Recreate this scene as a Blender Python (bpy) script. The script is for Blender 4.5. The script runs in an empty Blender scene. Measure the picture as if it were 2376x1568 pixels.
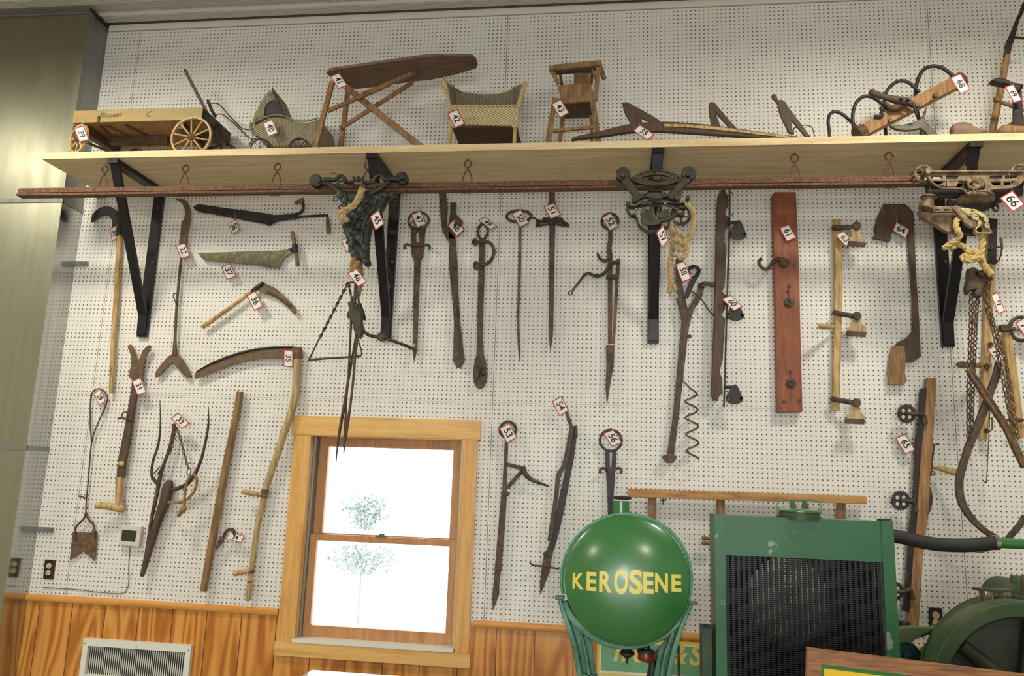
import bpy, bmesh, math, random
from mathutils import Vector, Matrix
random.seed(7)
sc = bpy.context.scene
COL = sc.collection
PI = math.pi
# ------------------------------------------------------------------ camera
FPX = 1816.7; YAW, PIT, ROL = -0.1318, 0.1835, 0.0359
CAM = Vector((3.1103, -4.3476, 1.9956))
FW = Vector((math.sin(YAW)*math.cos(PIT), math.cos(YAW)*math.cos(PIT), math.sin(PIT)))
_r = Vector((math.cos(YAW), -math.sin(YAW), 0)); _u = _r.cross(FW)
RT = _r*math.cos(ROL)+_u*math.sin(ROL); UP = -_r*math.sin(ROL)+_u*math.cos(ROL)
cd = bpy.data.cameras.new('camera'); cam = bpy.data.objects.new('camera', cd); COL.objects.link(cam)
cd.sensor_width = 36; cd.lens = FPX/2376*36; cd.clip_start = .05; cd.clip_end = 200
cam.matrix_world = Matrix(((RT.x, UP.x, -FW.x, CAM.x), (RT.y, UP.y, -FW.y, CAM.y), (RT.z, UP.z, -FW.z, CAM.z), (0, 0, 0, 1)))
sc.camera = cam
# ------------------------------------------------------------------ view + world
sc.view_settings.view_transform = 'Standard'; sc.view_settings.look = 'None'
sc.view_settings.gamma = 1; sc.view_settings.exposure = .07; sc.view_settings.use_curve_mapping = False
w = bpy.data.worlds.new('world'); sc.world = w; w.use_nodes = True
w.node_tree.nodes['Background'].inputs[0].default_value = (.93, .97, 1, 1)
w.node_tree.nodes['Background'].inputs[1].default_value = 4.5
# ------------------------------------------------------------------ lights
def area(name, loc, tgt, sx, sy, power, col, shape='RECTANGLE'):
    l = bpy.data.lights.new(name, 'AREA'); l.shape = shape; l.size = sx; l.size_y = sy
    l.energy = power; l.color = col
    o = bpy.data.objects.new(name, l); COL.objects.link(o); o.location = loc
    o.rotation_euler = (Vector(tgt)-Vector(loc)).to_track_quat('-Z', 'Y').to_euler()
    return o
WARM = (.96, .92, .76)
LAMPS = [(-.1, -1.65), (4.9, -1.65), (-.1, -6.2), (4.9, -6.2), (-1.95, -2.1)]
POW = [58, 50, 76, 76, 24]
for i, (lx, ly) in enumerate(LAMPS):
    area('lamp_light', (lx, ly, 4.60), (lx, ly, 0), .5, .5, POW[i], WARM, 'DISK')
# unseen fill light added far behind the camera to brighten the lower wall
area('rear_fill_light', (3.2, -11.6, 1.8), (3.2, 0, 1.4), 6.0, 3.2, 270, (.96, .99, .97))
# the camera's own flash, a hand above the lens
area('flash_light', CAM+Vector((-.01, .03, .15)), CAM+FW*4+Vector((-.01, .03, .15)), .07, .04, 13, (.85, .93, 1))
# ------------------------------------------------------------------ pixel <-> place
def ray(u, v): return FW+RT*((u-1188)/FPX)-UP*((v-784)/FPX)
def P(u, v, d=0.0):
    D = ray(u, v); t = (-d-CAM.y)/D.y; return CAM+D*t
def PZ(u, v, z):
    D = ray(u, v); t = (z-CAM.z)/D.z; return CAM+D*t
def mpp(u, v, d):                       # metres per pixel there
    D = ray(u, v); return (-d-CAM.y)/D.y/FPX
CR = dict(c1=(0, 0, 3.92), c2=(500, 100, 4.126), c3=(900, 100, 3.92), c4=(1400, 100, 3.92), c5=(1876, 0, 3.92), c6=(180, 400, 3.136),
    c7=(430, 440, 3.408), c8=(690, 380, 3.0156), d1=(900, 420, 3.1356), d2=(1290, 360, 4.3556), d3=(1480, 600, 3.136),
    d4=(1620, 420, 2.7023), d5=(1980, 320, 2.7034), d6=(1980, 780, 2.3403), d7=(100, 780, 2.529), d8=(300, 880, 2.9037),
    e1=(640, 900, 2.3473), e2=(1100, 880, 2.8), e3=(1240, 1120, 3.5), e4=(1600, 1120, 3.5), e5=(1976, 1200, 4.26), e6=(0, 1180, 4.041),
    e7=(0, 380, 2.1778), e8=(0, 0, 3.136), g1=(2176, 480, 3.92), g2=(2176, 860, 3.41), g3=(700, 390, 5.6), g4=(2050, 1320, 6.322),
    g5=(740, 600, 3.267), g6=(2100, 310, 4.239), g7=(2176, 0, 4.61), px=(0, 0, 1))
CUR = [CR['px']]
def use(k): CUR[0] = CR[k]
def A(*a):                              # coordinates of the current close-up -> pixels of the photo
    x0, y0, s = CUR[0]
    return [(x0+a[i]/s, y0+a[i+1]/s) for i in range(0, len(a), 2)]
def W1(x, y, d): (u, v), = A(x, y); return P(u, v, d)
def SC(): return CUR[0][2]
# ------------------------------------------------------------------ materials
def lin(c): return tuple((x/255/12.92 if x/255 <= .04045 else ((x/255+.055)/1.055)**2.4) for x in c)
MATS = {}
def nm(name):
    m = bpy.data.materials.new(name); m.use_nodes = True; nt = m.node_tree
    b = nt.nodes['Principled BSDF']; MATS[name] = m
    return m, nt, b
def N(nt, t, **k):
    n = nt.nodes.new(t)
    for a, v in k.items(): setattr(n, a, v)
    return n
def noise(nt, scale, stretch=(1, 1, 1), detail=4, rough=.55, dist=0, space='Object', vec=None):
    tc = N(nt, 'ShaderNodeTexCoord'); mp = N(nt, 'ShaderNodeMapping'); mp.inputs['Scale'].default_value = stretch
    nt.links.new(vec or tc.outputs[space], mp.inputs[0])
    n = N(nt, 'ShaderNodeTexNoise'); n.inputs['Scale'].default_value = scale; n.inputs['Detail'].default_value = detail
    n.inputs['Roughness'].default_value = rough; n.inputs['Distortion'].default_value = dist
    nt.links.new(mp.outputs[0], n.inputs['Vector'])
    return n
def ramp(nt, src, stops):
    r = N(nt, 'ShaderNodeValToRGB'); e = r.color_ramp.elements
    while len(e) < len(stops): e.new(.5)
    for i, (p, c) in enumerate(stops): e[i].position = p; e[i].color = (*lin(c), 1)
    nt.links.new(src, r.inputs[0]); return r
def bump(nt, b, src, strength=.3, dist=.002):
    bp = N(nt, 'ShaderNodeBump'); bp.inputs['Strength'].default_value = strength; bp.inputs['Distance'].default_value = dist
    nt.links.new(src, bp.inputs['Height']); nt.links.new(bp.outputs[0], b.inputs['Normal'])
def mottled(name, c1, c2, scale=25, rough=.7, metal=0.0, stretch=(1, 1, 1), bstr=.3, c3=None, lo=.35, hi=.68, bd=.002, detail=5):
    m, nt, b = nm(name)
    n = noise(nt, scale, stretch, detail, .6)
    st = [(lo, c1), (hi, c2)] if c3 is None else [(lo, c1), ((lo+hi)/2, c2), (hi, c3)]
    r = ramp(nt, n.outputs['Fac'], st); nt.links.new(r.outputs[0], b.inputs['Base Color'])
    b.inputs['Roughness'].default_value = rough; b.inputs['Metallic'].default_value = metal
    if bstr: bump(nt, b, n.outputs['Fac'], bstr, bd)
    return m
def plain(name, c, rough=.5, metal=0.0, **k):
    m, nt, b = nm(name); b.inputs['Base Color'].default_value = (*lin(c), 1)
    b.inputs['Roughness'].default_value = rough; b.inputs['Metallic'].default_value = metal
    for a, v in k.items(): b.inputs[a.replace('_', ' ')].default_value = v
    return m
iron = mottled('dark_iron', (62, 50, 42), (84, 67, 55), 30, .62, .2, c3=(104, 80, 62))
black_iron = mottled('black_iron', (40, 34, 34), (62, 52, 48), 30, .5, .3)
rust = mottled('rusty_iron', (80, 64, 48), (112, 84, 62), 40, .75, .15, c3=(132, 100, 72))
rail_m = mottled('rusty_rail', (70, 48, 38), (104, 72, 52), 90, .8, .05, (1, 1, 1), c3=(136, 96, 64))
steel = mottled('worn_steel', (84, 78, 58), (122, 114, 88), 35, .45, .5)
blade_br = mottled('brown_blade', (92, 72, 52), (120, 94, 68), 18, .5, .2)
wood_tan = mottled('tan_wood', (142, 112, 68), (188, 154, 100), 22, .6, 0, (3, 3, .35), c3=(206, 174, 120))
wood_grey = mottled('grey_tan_wood', (140, 116, 82), (178, 152, 110), 24, .7, 0, (3, 3, .35), c3=(196, 172, 130))
wood_brown = mottled('brown_wood', (108, 80, 50), (138, 104, 66), 20, .65, 0, (3, 3, .4), c3=(158, 122, 82))
wood_red = mottled('red_brown_wood', (106, 52, 30), (138, 74, 42), 9, .5, 0, (4, 4, .8), c3=(162, 96, 58), lo=.3, hi=.8)
wood_dark = mottled('dark_wood', (68, 52, 42), (94, 72, 56), 20, .65, 0, (3, 3, .4))
wood_dull = mottled('weathered_board', (104, 82, 66), (132, 106, 86), 14, .75, 0, (.4, 3, 3))
wood_old = mottled('old_beam_wood', (126, 90, 60), (154, 114, 76), 16, .7, 0, (4, 4, .4), c3=(172, 134, 96))
wood_grainx = mottled('rail_wood', (150, 104, 56), (184, 136, 80), 10, .6, 0, (.5, 4, 4), c3=(200, 154, 96))
oak_frame = mottled('oak_frame', (112, 70, 42), (150, 100, 60), 16, .5, 0, (.5, 3, 6), c3=(176, 124, 80))
rope_m = mottled('rope', (160, 134, 94), (194, 168, 122), 90, .9, 0, bstr=.5)
rope_y = mottled('yellow_rope', (168, 142, 86), (204, 180, 122), 90, .9, 0, bstr=.5)
rope_d = mottled('dark_rope', (128, 98, 62), (164, 130, 88), 90, .9, 0, bstr=.5)
cast_green = mottled('dark_green_cast', (30, 34, 29), (50, 54, 45), 22, .5, .1, bstr=.35)
cast_olive = mottled('olive_cast', (54, 50, 42), (82, 76, 62), 22, .48, .25, bstr=.35)
cast_brown = mottled('brown_cast', (84, 68, 52), (124, 102, 78), 30, .6, .15, c3=(156, 130, 98))
cast_cream = mottled('cream_worn_cast', (150, 136, 92), (196, 182, 132), 24, .5, .1)
black_paint = plain('black_paint', (22, 20, 24), .32)
chrome = plain('chrome', (225, 225, 225), .12, 1)
wire_m = plain('bright_wire', (200, 200, 198), .3, .9)
white_card = plain('white_card', (226, 224, 216), .6)
red_m = plain('red_print', (178, 40, 44), .5)
ink = plain('black_ink', (26, 24, 26), .5)
green_gloss = mottled('green_enamel', (40, 104, 48), (52, 116, 56), 3, .34, 0, bstr=0); _b = green_gloss.node_tree.nodes['Principled BSDF']; _b.inputs['Coat Weight'].default_value = .8; _b.inputs['Coat Roughness'].default_value = .2
green_strap = mottled('green_strap_paint', (58, 128, 92), (84, 150, 116), 20, .4, .1)
yellow_let = plain('yellow_letters', (226, 210, 98), .35)
cast_leaf = mottled('green_cast_paint', (40, 92, 68), (72, 122, 94), 8, .4, .1, bstr=.2, c3=(100, 146, 122))
rubber = mottled('black_rubber', (30, 28, 28), (42, 40, 40), 30, .7)
eng_green = mottled('old_green_paint', (34, 66, 40), (58, 76, 46), 6, .5, .1, c3=(84, 88, 60), bstr=.12)
eng_dark = mottled('dark_engine_paint', (36, 40, 30), (58, 62, 42), 8, .5, .1, bstr=.12)
teal_dark = mottled('dark_teal_paint', (26, 62, 62), (40, 78, 74), 8, .4, .1, bstr=.1)
white_paint = plain('white_enamel', (222, 222, 212), .4)
dark_in = plain('dark_inside', (34, 32, 34), .6)
plast = plain('cream_plastic', (208, 202, 190), .45)
lcd = plain('dark_screen', (46, 54, 34), .25)
ivory = plain('ivory_plastic', (216, 196, 150), .4)
plate_m = plain('bronze_plate', (92, 78, 66), .18, .85)
cream_wicker = None
# pegboard -----------------------------------------------------------------
m, nt, b = nm('pegboard'); peg = m
tc = N(nt, 'ShaderNodeTexCoord'); sp = N(nt, 'ShaderNodeSeparateXYZ'); nt.links.new(tc.outputs['Object'], sp.inputs[0])
def mth(op, a, b2=None, c=None):
    n = N(nt, 'ShaderNodeMath', operation=op)
    for i, x in enumerate((a, b2, c)):
        if x is None: continue
        if isinstance(x, (int, float)): n.inputs[i].default_value = x
        else: nt.links.new(x, n.inputs[i])
    return n.outputs[0]
fx = mth('SUBTRACT', mth('FRACT', mth('DIVIDE', mth('ADD', sp.outputs[0], 25.4), .0254)), .5)
fz = mth('SUBTRACT', mth('FRACT', mth('DIVIDE', mth('ADD', sp.outputs[2], 25.4), .0254)), .5)
rr = mth('SQRT', mth('ADD', mth('MULTIPLY', fx, fx), mth('MULTIPLY', fz, fz)))
hole = mth('LESS_THAN', rr, .145)
def seam(src, per, off, wd):
    f = mth('FRACT', mth('DIVIDE', mth('ADD', src, off), per))
    return mth('LESS_THAN', mth('ABSOLUTE', mth('SUBTRACT', f, .5)), wd/per/2)
sx = seam(sp.outputs[0], 2.4384, 2.4384*10+1.2192, .0035)
sz = seam(sp.outputs[2], 1.2192, 1.2192*10.5, .0022)
n1 = noise(nt, 1.3, detail=3); n2 = noise(nt, 70, (1, 1, 3), 3)
rc = ramp(nt, n1.outputs['Fac'], [(.3, (221, 217, 209)), (.7, (229, 226, 220))])
sn = ramp(nt, n2.outputs['Fac'], [(.22, (176, 150, 120)), (.27, (255, 255, 255))])
mul = N(nt, 'ShaderNodeMix', data_type='RGBA', blend_type='MULTIPLY'); mul.inputs['Factor'].default_value = .45
nt.links.new(rc.outputs[0], mul.inputs['A']); nt.links.new(sn.outputs[0], mul.inputs['B'])
def mixc(fac, a, col):
    mx = N(nt, 'ShaderNodeMix', data_type='RGBA'); nt.links.new(fac, mx.inputs['Factor'])
    nt.links.new(a, mx.inputs['A']); mx.inputs['B'].default_value = (*lin(col), 1); return mx.outputs['Result']
c = mixc(sz, mul.outputs['Result'], (172, 166, 154)); c = mixc(sx, c, (112, 98, 92)); c = mixc(hole, c, (74, 52, 42))
nt.links.new(c, b.inputs['Base Color']); b.inputs['Roughness'].default_value = .5
bump(nt, b, mth('SUBTRACT', 1.0, hole), .6, .002)
# varnished plywood wainscot -----------------------------------------------
m, nt, b = nm('varnished_plywood'); ply = m
tc = N(nt, 'ShaderNodeTexCoord'); sp = N(nt, 'ShaderNodeSeparateXYZ'); nt.links.new(tc.outputs['Object'], sp.inputs[0])
pid = mth('FLOOR', mth('DIVIDE', mth('ADD', sp.outputs[0], 10.17), .2045))
cmb = N(nt, 'ShaderNodeCombineXYZ')
nt.links.new(mth('MULTIPLY', sp.outputs[0], 5.5), cmb.inputs[0]); nt.links.new(mth('MULTIPLY', pid, .61), cmb.inputs[1]); nt.links.new(mth('MULTIPLY', sp.outputs[2], .75), cmb.inputs[2])
nn = N(nt, 'ShaderNodeTexNoise'); nn.inputs['Scale'].default_value = 1.15; nn.inputs['Detail'].default_value = 1.2; nt.links.new(cmb.outputs[0], nn.inputs['Vector'])
sn = mth('SINE', mth('MULTIPLY', nn.outputs['Fac'], 52.0))
nf = noise(nt, 60, (1, 1, .07), 3)
v = mth('ADD', mth('MULTIPLY', sn, .33), mth('ADD', mth('MULTIPLY', nf.outputs['Fac'], .5), .25))
r = ramp(nt, v, [(.1, (168, 98, 34)), (.45, (198, 128, 52)), (.85, (216, 154, 76))])
gr = mth('LESS_THAN', mth('ABSOLUTE', mth('SUBTRACT', mth('FRACT', mth('DIVIDE', mth('ADD', sp.outputs[0], 10.17), .2045)), .5)), .488)
inv = mth('SUBTRACT', 1.0, gr)
nt.links.new(mixc(inv, r.outputs[0], (88, 50, 22)), b.inputs['Base Color']); b.inputs['Roughness'].default_value = .33
bump(nt, b, gr, .5, .003)
# pines --------------------------------------------------------------------
def pine(name, c1, c2, c3, knot, axis=0, rough=.5, kdens=3.2):
    m, nt, b = nm(name)
    st = [6, 6, 6]; st[axis] = .45
    n = noise(nt, 5, st, 4, .5, .6); n2 = noise(nt, 40, [s*.8 if i != axis else .5 for i, s in enumerate((4, 4, 4))], 2)
    mx = N(nt, 'ShaderNodeMath', operation='ADD'); nt.links.new(n.outputs['Fac'], mx.inputs[0])
    k2 = N(nt, 'ShaderNodeMath', operation='MULTIPLY'); k2.inputs[1].default_value = .35; nt.links.new(n2.outputs['Fac'], k2.inputs[0]); nt.links.new(k2.outputs[0], mx.inputs[1])
    r = ramp(nt, mx.outputs[0], [(.45, c1), (.66, c2), (.85, c3)])
    tc = N(nt, 'ShaderNodeTexCoord'); mp = N(nt, 'ShaderNodeMapping'); sc_ = [1.0, 1.0, 1.0]; sc_[axis] = .5; mp.inputs['Scale'].default_value = sc_
    nt.links.new(tc.outputs['Object'], mp.inputs[0])
    vo = N(nt, 'ShaderNodeTexVoronoi'); vo.inputs['Scale'].default_value = kdens; nt.links.new(mp.outputs[0], vo.inputs['Vector'])
    kr = N(nt, 'ShaderNodeValToRGB'); e = kr.color_ramp.elements; e[0].position = .022; e[0].color = (1, 1, 1, 1); e[1].position = .05; e[1].color = (0, 0, 0, 1)
    nt.links.new(vo.outputs['Distance'], kr.inputs[0])
    mm = N(nt, 'ShaderNodeMix', data_type='RGBA'); nt.links.new(kr.outputs[0], mm.inputs['Factor']); nt.links.new(r.outputs[0], mm.inputs['A']); mm.inputs['B'].default_value = (*lin(knot), 1)
    nt.links.new(mm.outputs['Result'], b.inputs['Base Color']); b.inputs['Roughness'].default_value = rough
    return m
raw_pine = pine('raw_pine', (200, 172, 128), (218, 194, 150), (228, 208, 168), (122, 84, 54), 0, .7)
trim_z = pine('varnished_pine', (200, 144, 74), (216, 162, 90), (226, 176, 106), (136, 76, 36), 2, .4, 4)
trim_x = pine('varnished_pine_rail', (206, 156, 84), (222, 174, 102), (230, 186, 116), (136, 76, 36), 0, .4, 4)
chair_rail = pine('orange_moulding', (202, 134, 60), (214, 148, 72), (222, 160, 84), (150, 84, 36), 0, .35, 2)
sash_m = pine('sash_wood', (170, 116, 70), (186, 132, 84), (198, 146, 98), (140, 84, 50), 2, .45, 1)
# galvanised duct ----------------------------------------------------------
def galv(name, rough, c1, c2):
    m, nt, b = nm(name)
    n = noise(nt, 30, (1, 1, .04), 4); r = ramp(nt, n.outputs['Fac'], [(.3, c1), (.7, c2)])
    nt.links.new(r.outputs[0], b.inputs['Base Color']); b.inputs['Metallic'].default_value = 1
    n2 = noise(nt, 9, (1, 1, .25), 3)
    mr = N(nt, 'ShaderNodeMapRange'); mr.inputs['To Min'].default_value = rough*.75; mr.inputs['To Max'].default_value = rough*1.3
    nt.links.new(n2.outputs['Fac'], mr.inputs['Value']); nt.links.new(mr.outputs[0], b.inputs['Roughness'])
    bump(nt, b, n.outputs['Fac'], .015, .002)
    return m
galv_front = galv('galvanised_steel', .36, (160, 159, 140), (168, 167, 149))
galv_side = galv('smooth_galvanised_steel', .13, (172, 172, 168), (190, 190, 188))
galv_dull = galv('dull_galvanised_steel', .5, (140, 142, 140), (160, 162, 160))
# ceiling deck -------------------------------------------------------------
m, nt, b = nm('perforated_deck'); deck = m
tc = N(nt, 'ShaderNodeTexCoord'); sp = N(nt, 'ShaderNodeSeparateXYZ'); nt.links.new(tc.outputs['Object'], sp.inputs[0])
fx = mth('SUBTRACT', mth('FRACT', mth('DIVIDE', sp.outputs[0], .0125)), .5); fy = mth('SUBTRACT', mth('FRACT', mth('DIVIDE', sp.outputs[1], .0125)), .5)
dd = mth('LESS_THAN', mth('ADD', mth('MULTIPLY', fx, fx), mth('MULTIPLY', fy, fy)), .05)
rg = ramp(nt, mth('FRACT', mth('DIVIDE', sp.outputs[1], .2)), [(0, (196, 192, 184)), (1, (206, 203, 196))])
nt.links.new(mixc(dd, rg.outputs[0], (132, 126, 118)), b.inputs['Base Color']); b.inputs['Roughness'].default_value = .6
# wicker -------------------------------------------------------------------
def wicker(name, c1, c2, sx_, sz_):
    m, nt, b = nm(name)
    tc = N(nt, 'ShaderNodeTexCoord'); sp = N(nt, 'ShaderNodeSeparateXYZ'); nt.links.new(tc.outputs['Object'], sp.inputs[0])
    def mt(op, a, b2=None):
        n = N(nt, 'ShaderNodeMath', operation=op)
        for i, x in enumerate((a, b2)):
            if x is None: continue
            if isinstance(x, (int, float)): n.inputs[i].default_value = x
            else: nt.links.new(x, n.inputs[i])
        return n.outputs[0]
    h = mt('MULTIPLY', mt('SINE', mt('MULTIPLY', mt('ADD', sp.outputs[0], sp.outputs[1]), sx_)), mt('SINE', mt('MULTIPLY', sp.outputs[2], sz_)))
    v = mt('ADD', mt('MULTIPLY', h, .5), .5)
    n = noise(nt, 40); v2 = mt('ADD', mt('MULTIPLY', v, .7), mt('MULTIPLY', n.outputs['Fac'], .4))
    r = ramp(nt, v2, [(.15, c1), (.8, c2)]); nt.links.new(r.outputs[0], b.inputs['Base Color']); b.inputs['Roughness'].default_value = .7
    bump(nt, b, v, .9, .004); return m
wick_grey = wicker('grey_wicker', (52, 46, 36), (168, 156, 126), 330, 520)
wick_tan = wicker('tan_wicker', (104, 80, 48), (224, 204, 158), 270, 420)
# worn green radiator paint ------------------------------------------------
m, nt, b = nm('chipped_green_paint'); rad_green = m
n = noise(nt, 5, detail=6, rough=.6); n2 = noise(nt, 2)
r1 = ramp(nt, n2.outputs['Fac'], [(.35, (28, 88, 42)), (.65, (50, 106, 70))])
kr = N(nt, 'ShaderNodeValToRGB'); e = kr.color_ramp.elements; e[0].position = .615; e[0].color = (0, 0, 0, 1); e[1].position = .63; e[1].color = (1, 1, 1, 1)
nt.links.new(n.outputs['Fac'], kr.inputs[0])
nt.links.new(mixc(kr.outputs[0], r1.outputs[0], (136, 146, 140)), b.inputs['Base Color']); b.inputs['Roughness'].default_value = .38
# glass --------------------------------------------------------------------
m, nt, b = nm('window_glass'); glass = m
nt.nodes.remove(b); gl = N(nt, 'ShaderNodeBsdfGlossy'); gl.inputs['Roughness'].default_value = .02; tr = N(nt, 'ShaderNodeBsdfTransparent')
mx = N(nt, 'ShaderNodeMixShader'); fr = N(nt, 'ShaderNodeFresnel'); fr.inputs['IOR'].default_value = 1.45
nt.links.new(fr.outputs[0], mx.inputs[0]); nt.links.new(tr.outputs[0], mx.inputs[1]); nt.links.new(gl.outputs[0], mx.inputs[2])
nt.links.new(mx.outputs[0], nt.nodes['Material Output'].inputs[0])
amber = plain('amber_glass', (150, 60, 26), .15, Transmission_Weight=.4)
clear = plain('oiler_glass', (200, 190, 160), .08, Transmission_Weight=.85)
leaf_m = mottled('pale_foliage', (120, 130, 120), (140, 150, 142), 4, .9, bstr=0)
lamp_em, nt, b = nm('lamp_glow'); b.inputs['Emission Color'].default_value = (1, .86, .62, 1); b.inputs['Emission Strength'].default_value = 6
floor_m = mottled('concrete_floor', (136, 130, 122), (152, 147, 140), 2, .5, bstr=0)
plainwall = plain('painted_wall', (214, 208, 196), .7)
sign_green = plain('sign_green', (106, 164, 120), .35); sign_yel = plain('sign_yellow', (226, 190, 40), .35); sign_pale = plain('sign_pale', (222, 220, 206), .4)
sign_let = plain('sign_letter_yellow', (226, 200, 104), .35); fr_green = plain('frame_sign_green', (36, 122, 40), .35); fr_yel = plain('frame_sign_yellow', (244, 196, 22), .35)
wag_green = mottled('green_yellow_worn_paint', (164, 132, 74), (148, 126, 72), 9, .6, 0, (1, 1, 3), c3=(112, 128, 88), lo=.3, hi=.8)
dk_green = mottled('dark_green_wood', (48, 52, 44), (66, 62, 50), 20, .6)
# ------------------------------------------------------------------ builders
def link(o): COL.objects.link(o); return o
ORG = {}
def thing(name, label, cat, at=(0, 0, 0), group=None):
    o = link(bpy.data.objects.new(name, None)); o.empty_display_size = .05
    o.location = at; o['label'] = label; o['category'] = cat
    if group: o['group'] = group
    ORG[o] = Vector(at); return o
def cr(pts, n=6, closed=False):         # Catmull-Rom through 2-D or 3-D points
    V = [Vector(p) for p in pts]; L = len(V); out = []
    rng = range(L) if closed else range(L-1)
    for i in rng:
        p0 = V[(i-1) % L] if closed or i > 0 else V[0]*2-V[1]
        p1 = V[i]; p2 = V[(i+1) % L]
        p3 = V[(i+2) % L] if closed or i < L-2 else V[-1]*2-V[-2]
        for k in range(n):
            t = k/n
            out.append(.5*((2*p1)+(p2-p0)*t+(2*p0-5*p1+4*p2-p3)*t*t+(3*p1-p0-3*p2+p3)*t**3))
    if not closed: out.append(V[-1])
    return out
def sm(pts, n=4): return [tuple(p) for p in cr(pts, n, True)]
def lerp_list(w, n):
    if not isinstance(w, (list, tuple)): return [w]*n
    m = len(w); o = []
    for i in range(n):
        t = i/(n-1)*(m-1) if n > 1 else 0; k = min(int(t), m-2) if m > 1 else 0
        o.append(w[k]+(w[k+1]-w[k])*(t-k) if m > 1 else w[0])
    return o
def frames(pts, closed=False):
    T = []
    n = len(pts)
    for i in range(n):
        a = pts[(i-1) % n] if closed or i else pts[0]; b_ = pts[(i+1) % n] if closed or i < n-1 else pts[-1]
        t = (b_-a); T.append(t.normalized() if t.length > 1e-9 else Vector((0, 0, 1)))
    u = T[0].orthogonal().normalized() if abs(T[0].y) > .9 else (Vector((0, -1, 0))-T[0]*Vector((0, -1, 0)).dot(T[0])).normalized()
    F = []
    for t in T:
        u = (u-t*u.dot(t)); u = u.normalized() if u.length > 1e-6 else t.orthogonal().normalized()
        F.append((t, u, t.cross(u)))
    return F
class B:
    def __init__(s): s.bm = bmesh.new()
    def grid(s, rings, closed=False, caps=True, smooth=True):
        V = [[s.bm.verts.new(p) for p in r] for r in rings]; n = len(V[0]); m = len(V)
        for i in range(m if closed else m-1):
            a, b_ = V[i], V[(i+1) % m]
            for j in range(n):
                f = s.bm.faces.new((a[j], a[(j+1) % n], b_[(j+1) % n], b_[j])); f.smooth = smooth
        if caps and not closed:
            s.bm.faces.new(V[0][::-1]); s.bm.faces.new(V[-1])
        return s
    def tube3(s, pts, r, n=10, closed=False, smooth=True, dome=False, flat=1.0):
        pts = [Vector(p) for p in pts]; R = lerp_list(r, len(pts)); F = frames(pts, closed)
        rings = []
        for p, q, (t, u, v) in zip(pts, R, F):
            rings.append([p+(u*math.cos(a)*flat+v*math.sin(a))*q for a in (2*PI*k/n for k in range(n))])
        if dome and not closed:
            def cap(i, sg):
                p, q, (t, u, v) = pts[i], R[i], F[i]; o = []
                for h in (.5, .87):
                    o.append([p+t*sg*q*h*.8+(u*math.cos(a)*flat+v*math.sin(a))*q*math.sqrt(1-h*h) for a in (2*PI*k/n for k in range(n))])
                return o
            rings = cap(0, -1)[::-1]+rings+cap(-1, 1)
        return s.grid(rings, closed, True, smooth)
    def tube(s, px, r, d=.03, n=10, closed=False, curve=0, dome=False, flat=1.0):
        # px: photo pixels; r: radius in units of the current close-up; d: distance off the wall (number or list)
        D = lerp_list(d, len(px)); R = lerp_list(r, len(px))
        pts = [P(u, v, q) for (u, v), q in zip(px, D)]
        R = [q/SC()*mpp(u, v, z) for q, (u, v), z in zip(R, px, D)]
        if curve:
            k = len(pts); pts = cr(pts, curve, closed)
            R2 = []
            for i in range(len(pts)):
                t = i/curve; a = int(t); f = t-a; R2.append(R[a % k]*(1-f)+R[(a+1) % k if closed else min(a+1, k-1)]*f)
            R = R2
        return s.tube3(pts, R, n, closed, dome=dome, flat=flat)
    def slab(s, px, d, th, holes=(), bev=.0012, res=1):
        f = d+th
        def loop(q): return [P(u, v, f) for u, v in q]
        cu = bpy.data.curves.new('t', 'CURVE'); cu.dimensions = '2D'; cu.fill_mode = 'BOTH'
        for q in [px]+list(holes):
            pts = loop(q); sp_ = cu.splines.new('POLY'); sp_.points.add(len(pts)-1); sp_.use_cyclic_u = True
            for k, p in enumerate(pts): sp_.points[k].co = (p.x, p.z, 0, 1)
        bev = min(bev, th*.45)
        cu.extrude = th/2-bev; cu.bevel_depth = bev; cu.bevel_resolution = res; cu.offset = -bev
        o = bpy.data.objects.new('t', cu); COL.objects.link(o)
        me = bpy.data.meshes.new_from_object(o)
        me.transform(Matrix(((1, 0, 0, 0), (0, 0, -1, -(d+th/2)), (0, 1, 0, 0), (0, 0, 0, 1))))
        s.bm.from_mesh(me); bpy.data.objects.remove(o); bpy.data.curves.remove(cu); bpy.data.meshes.remove(me)
        return s
    def strip(s, px, w, d, th, curve=0, bev=.0012):
        W_ = lerp_list(w, len(px)); pts = [Vector(p) for p in px]
        if curve:
            k = len(pts); pts = cr(pts, curve); W_ = lerp_list(W_, len(pts))
        Lf, Rt_ = [], []
        for i, p in enumerate(pts):
            a = pts[max(i-1, 0)]; b_ = pts[min(i+1, len(pts)-1)]; t = (b_-a).normalized(); n = Vector((-t.y, t.x))*W_[i]/2/SC()
            Lf.append(tuple(p+n)); Rt_.append(tuple(p-n))
        return s.slab(Lf+Rt_[::-1], d, th, bev=bev)
    def box(s, lo, hi):
        x0, y0, z0 = lo; x1, y1, z1 = hi
        v = [s.bm.verts.new(q) for q in ((x0, y0, z0), (x1, y0, z0), (x1, y1, z0), (x0, y1, z0), (x0, y0, z1), (x1, y0, z1), (x1, y1, z1), (x0, y1, z1))]
        for f in ((0, 3, 2, 1), (4, 5, 6, 7), (0, 1, 5, 4), (1, 2, 6, 5), (2, 3, 7, 6), (3, 0, 4, 7)): s.bm.faces.new([v[k] for k in f])
        return s
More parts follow.
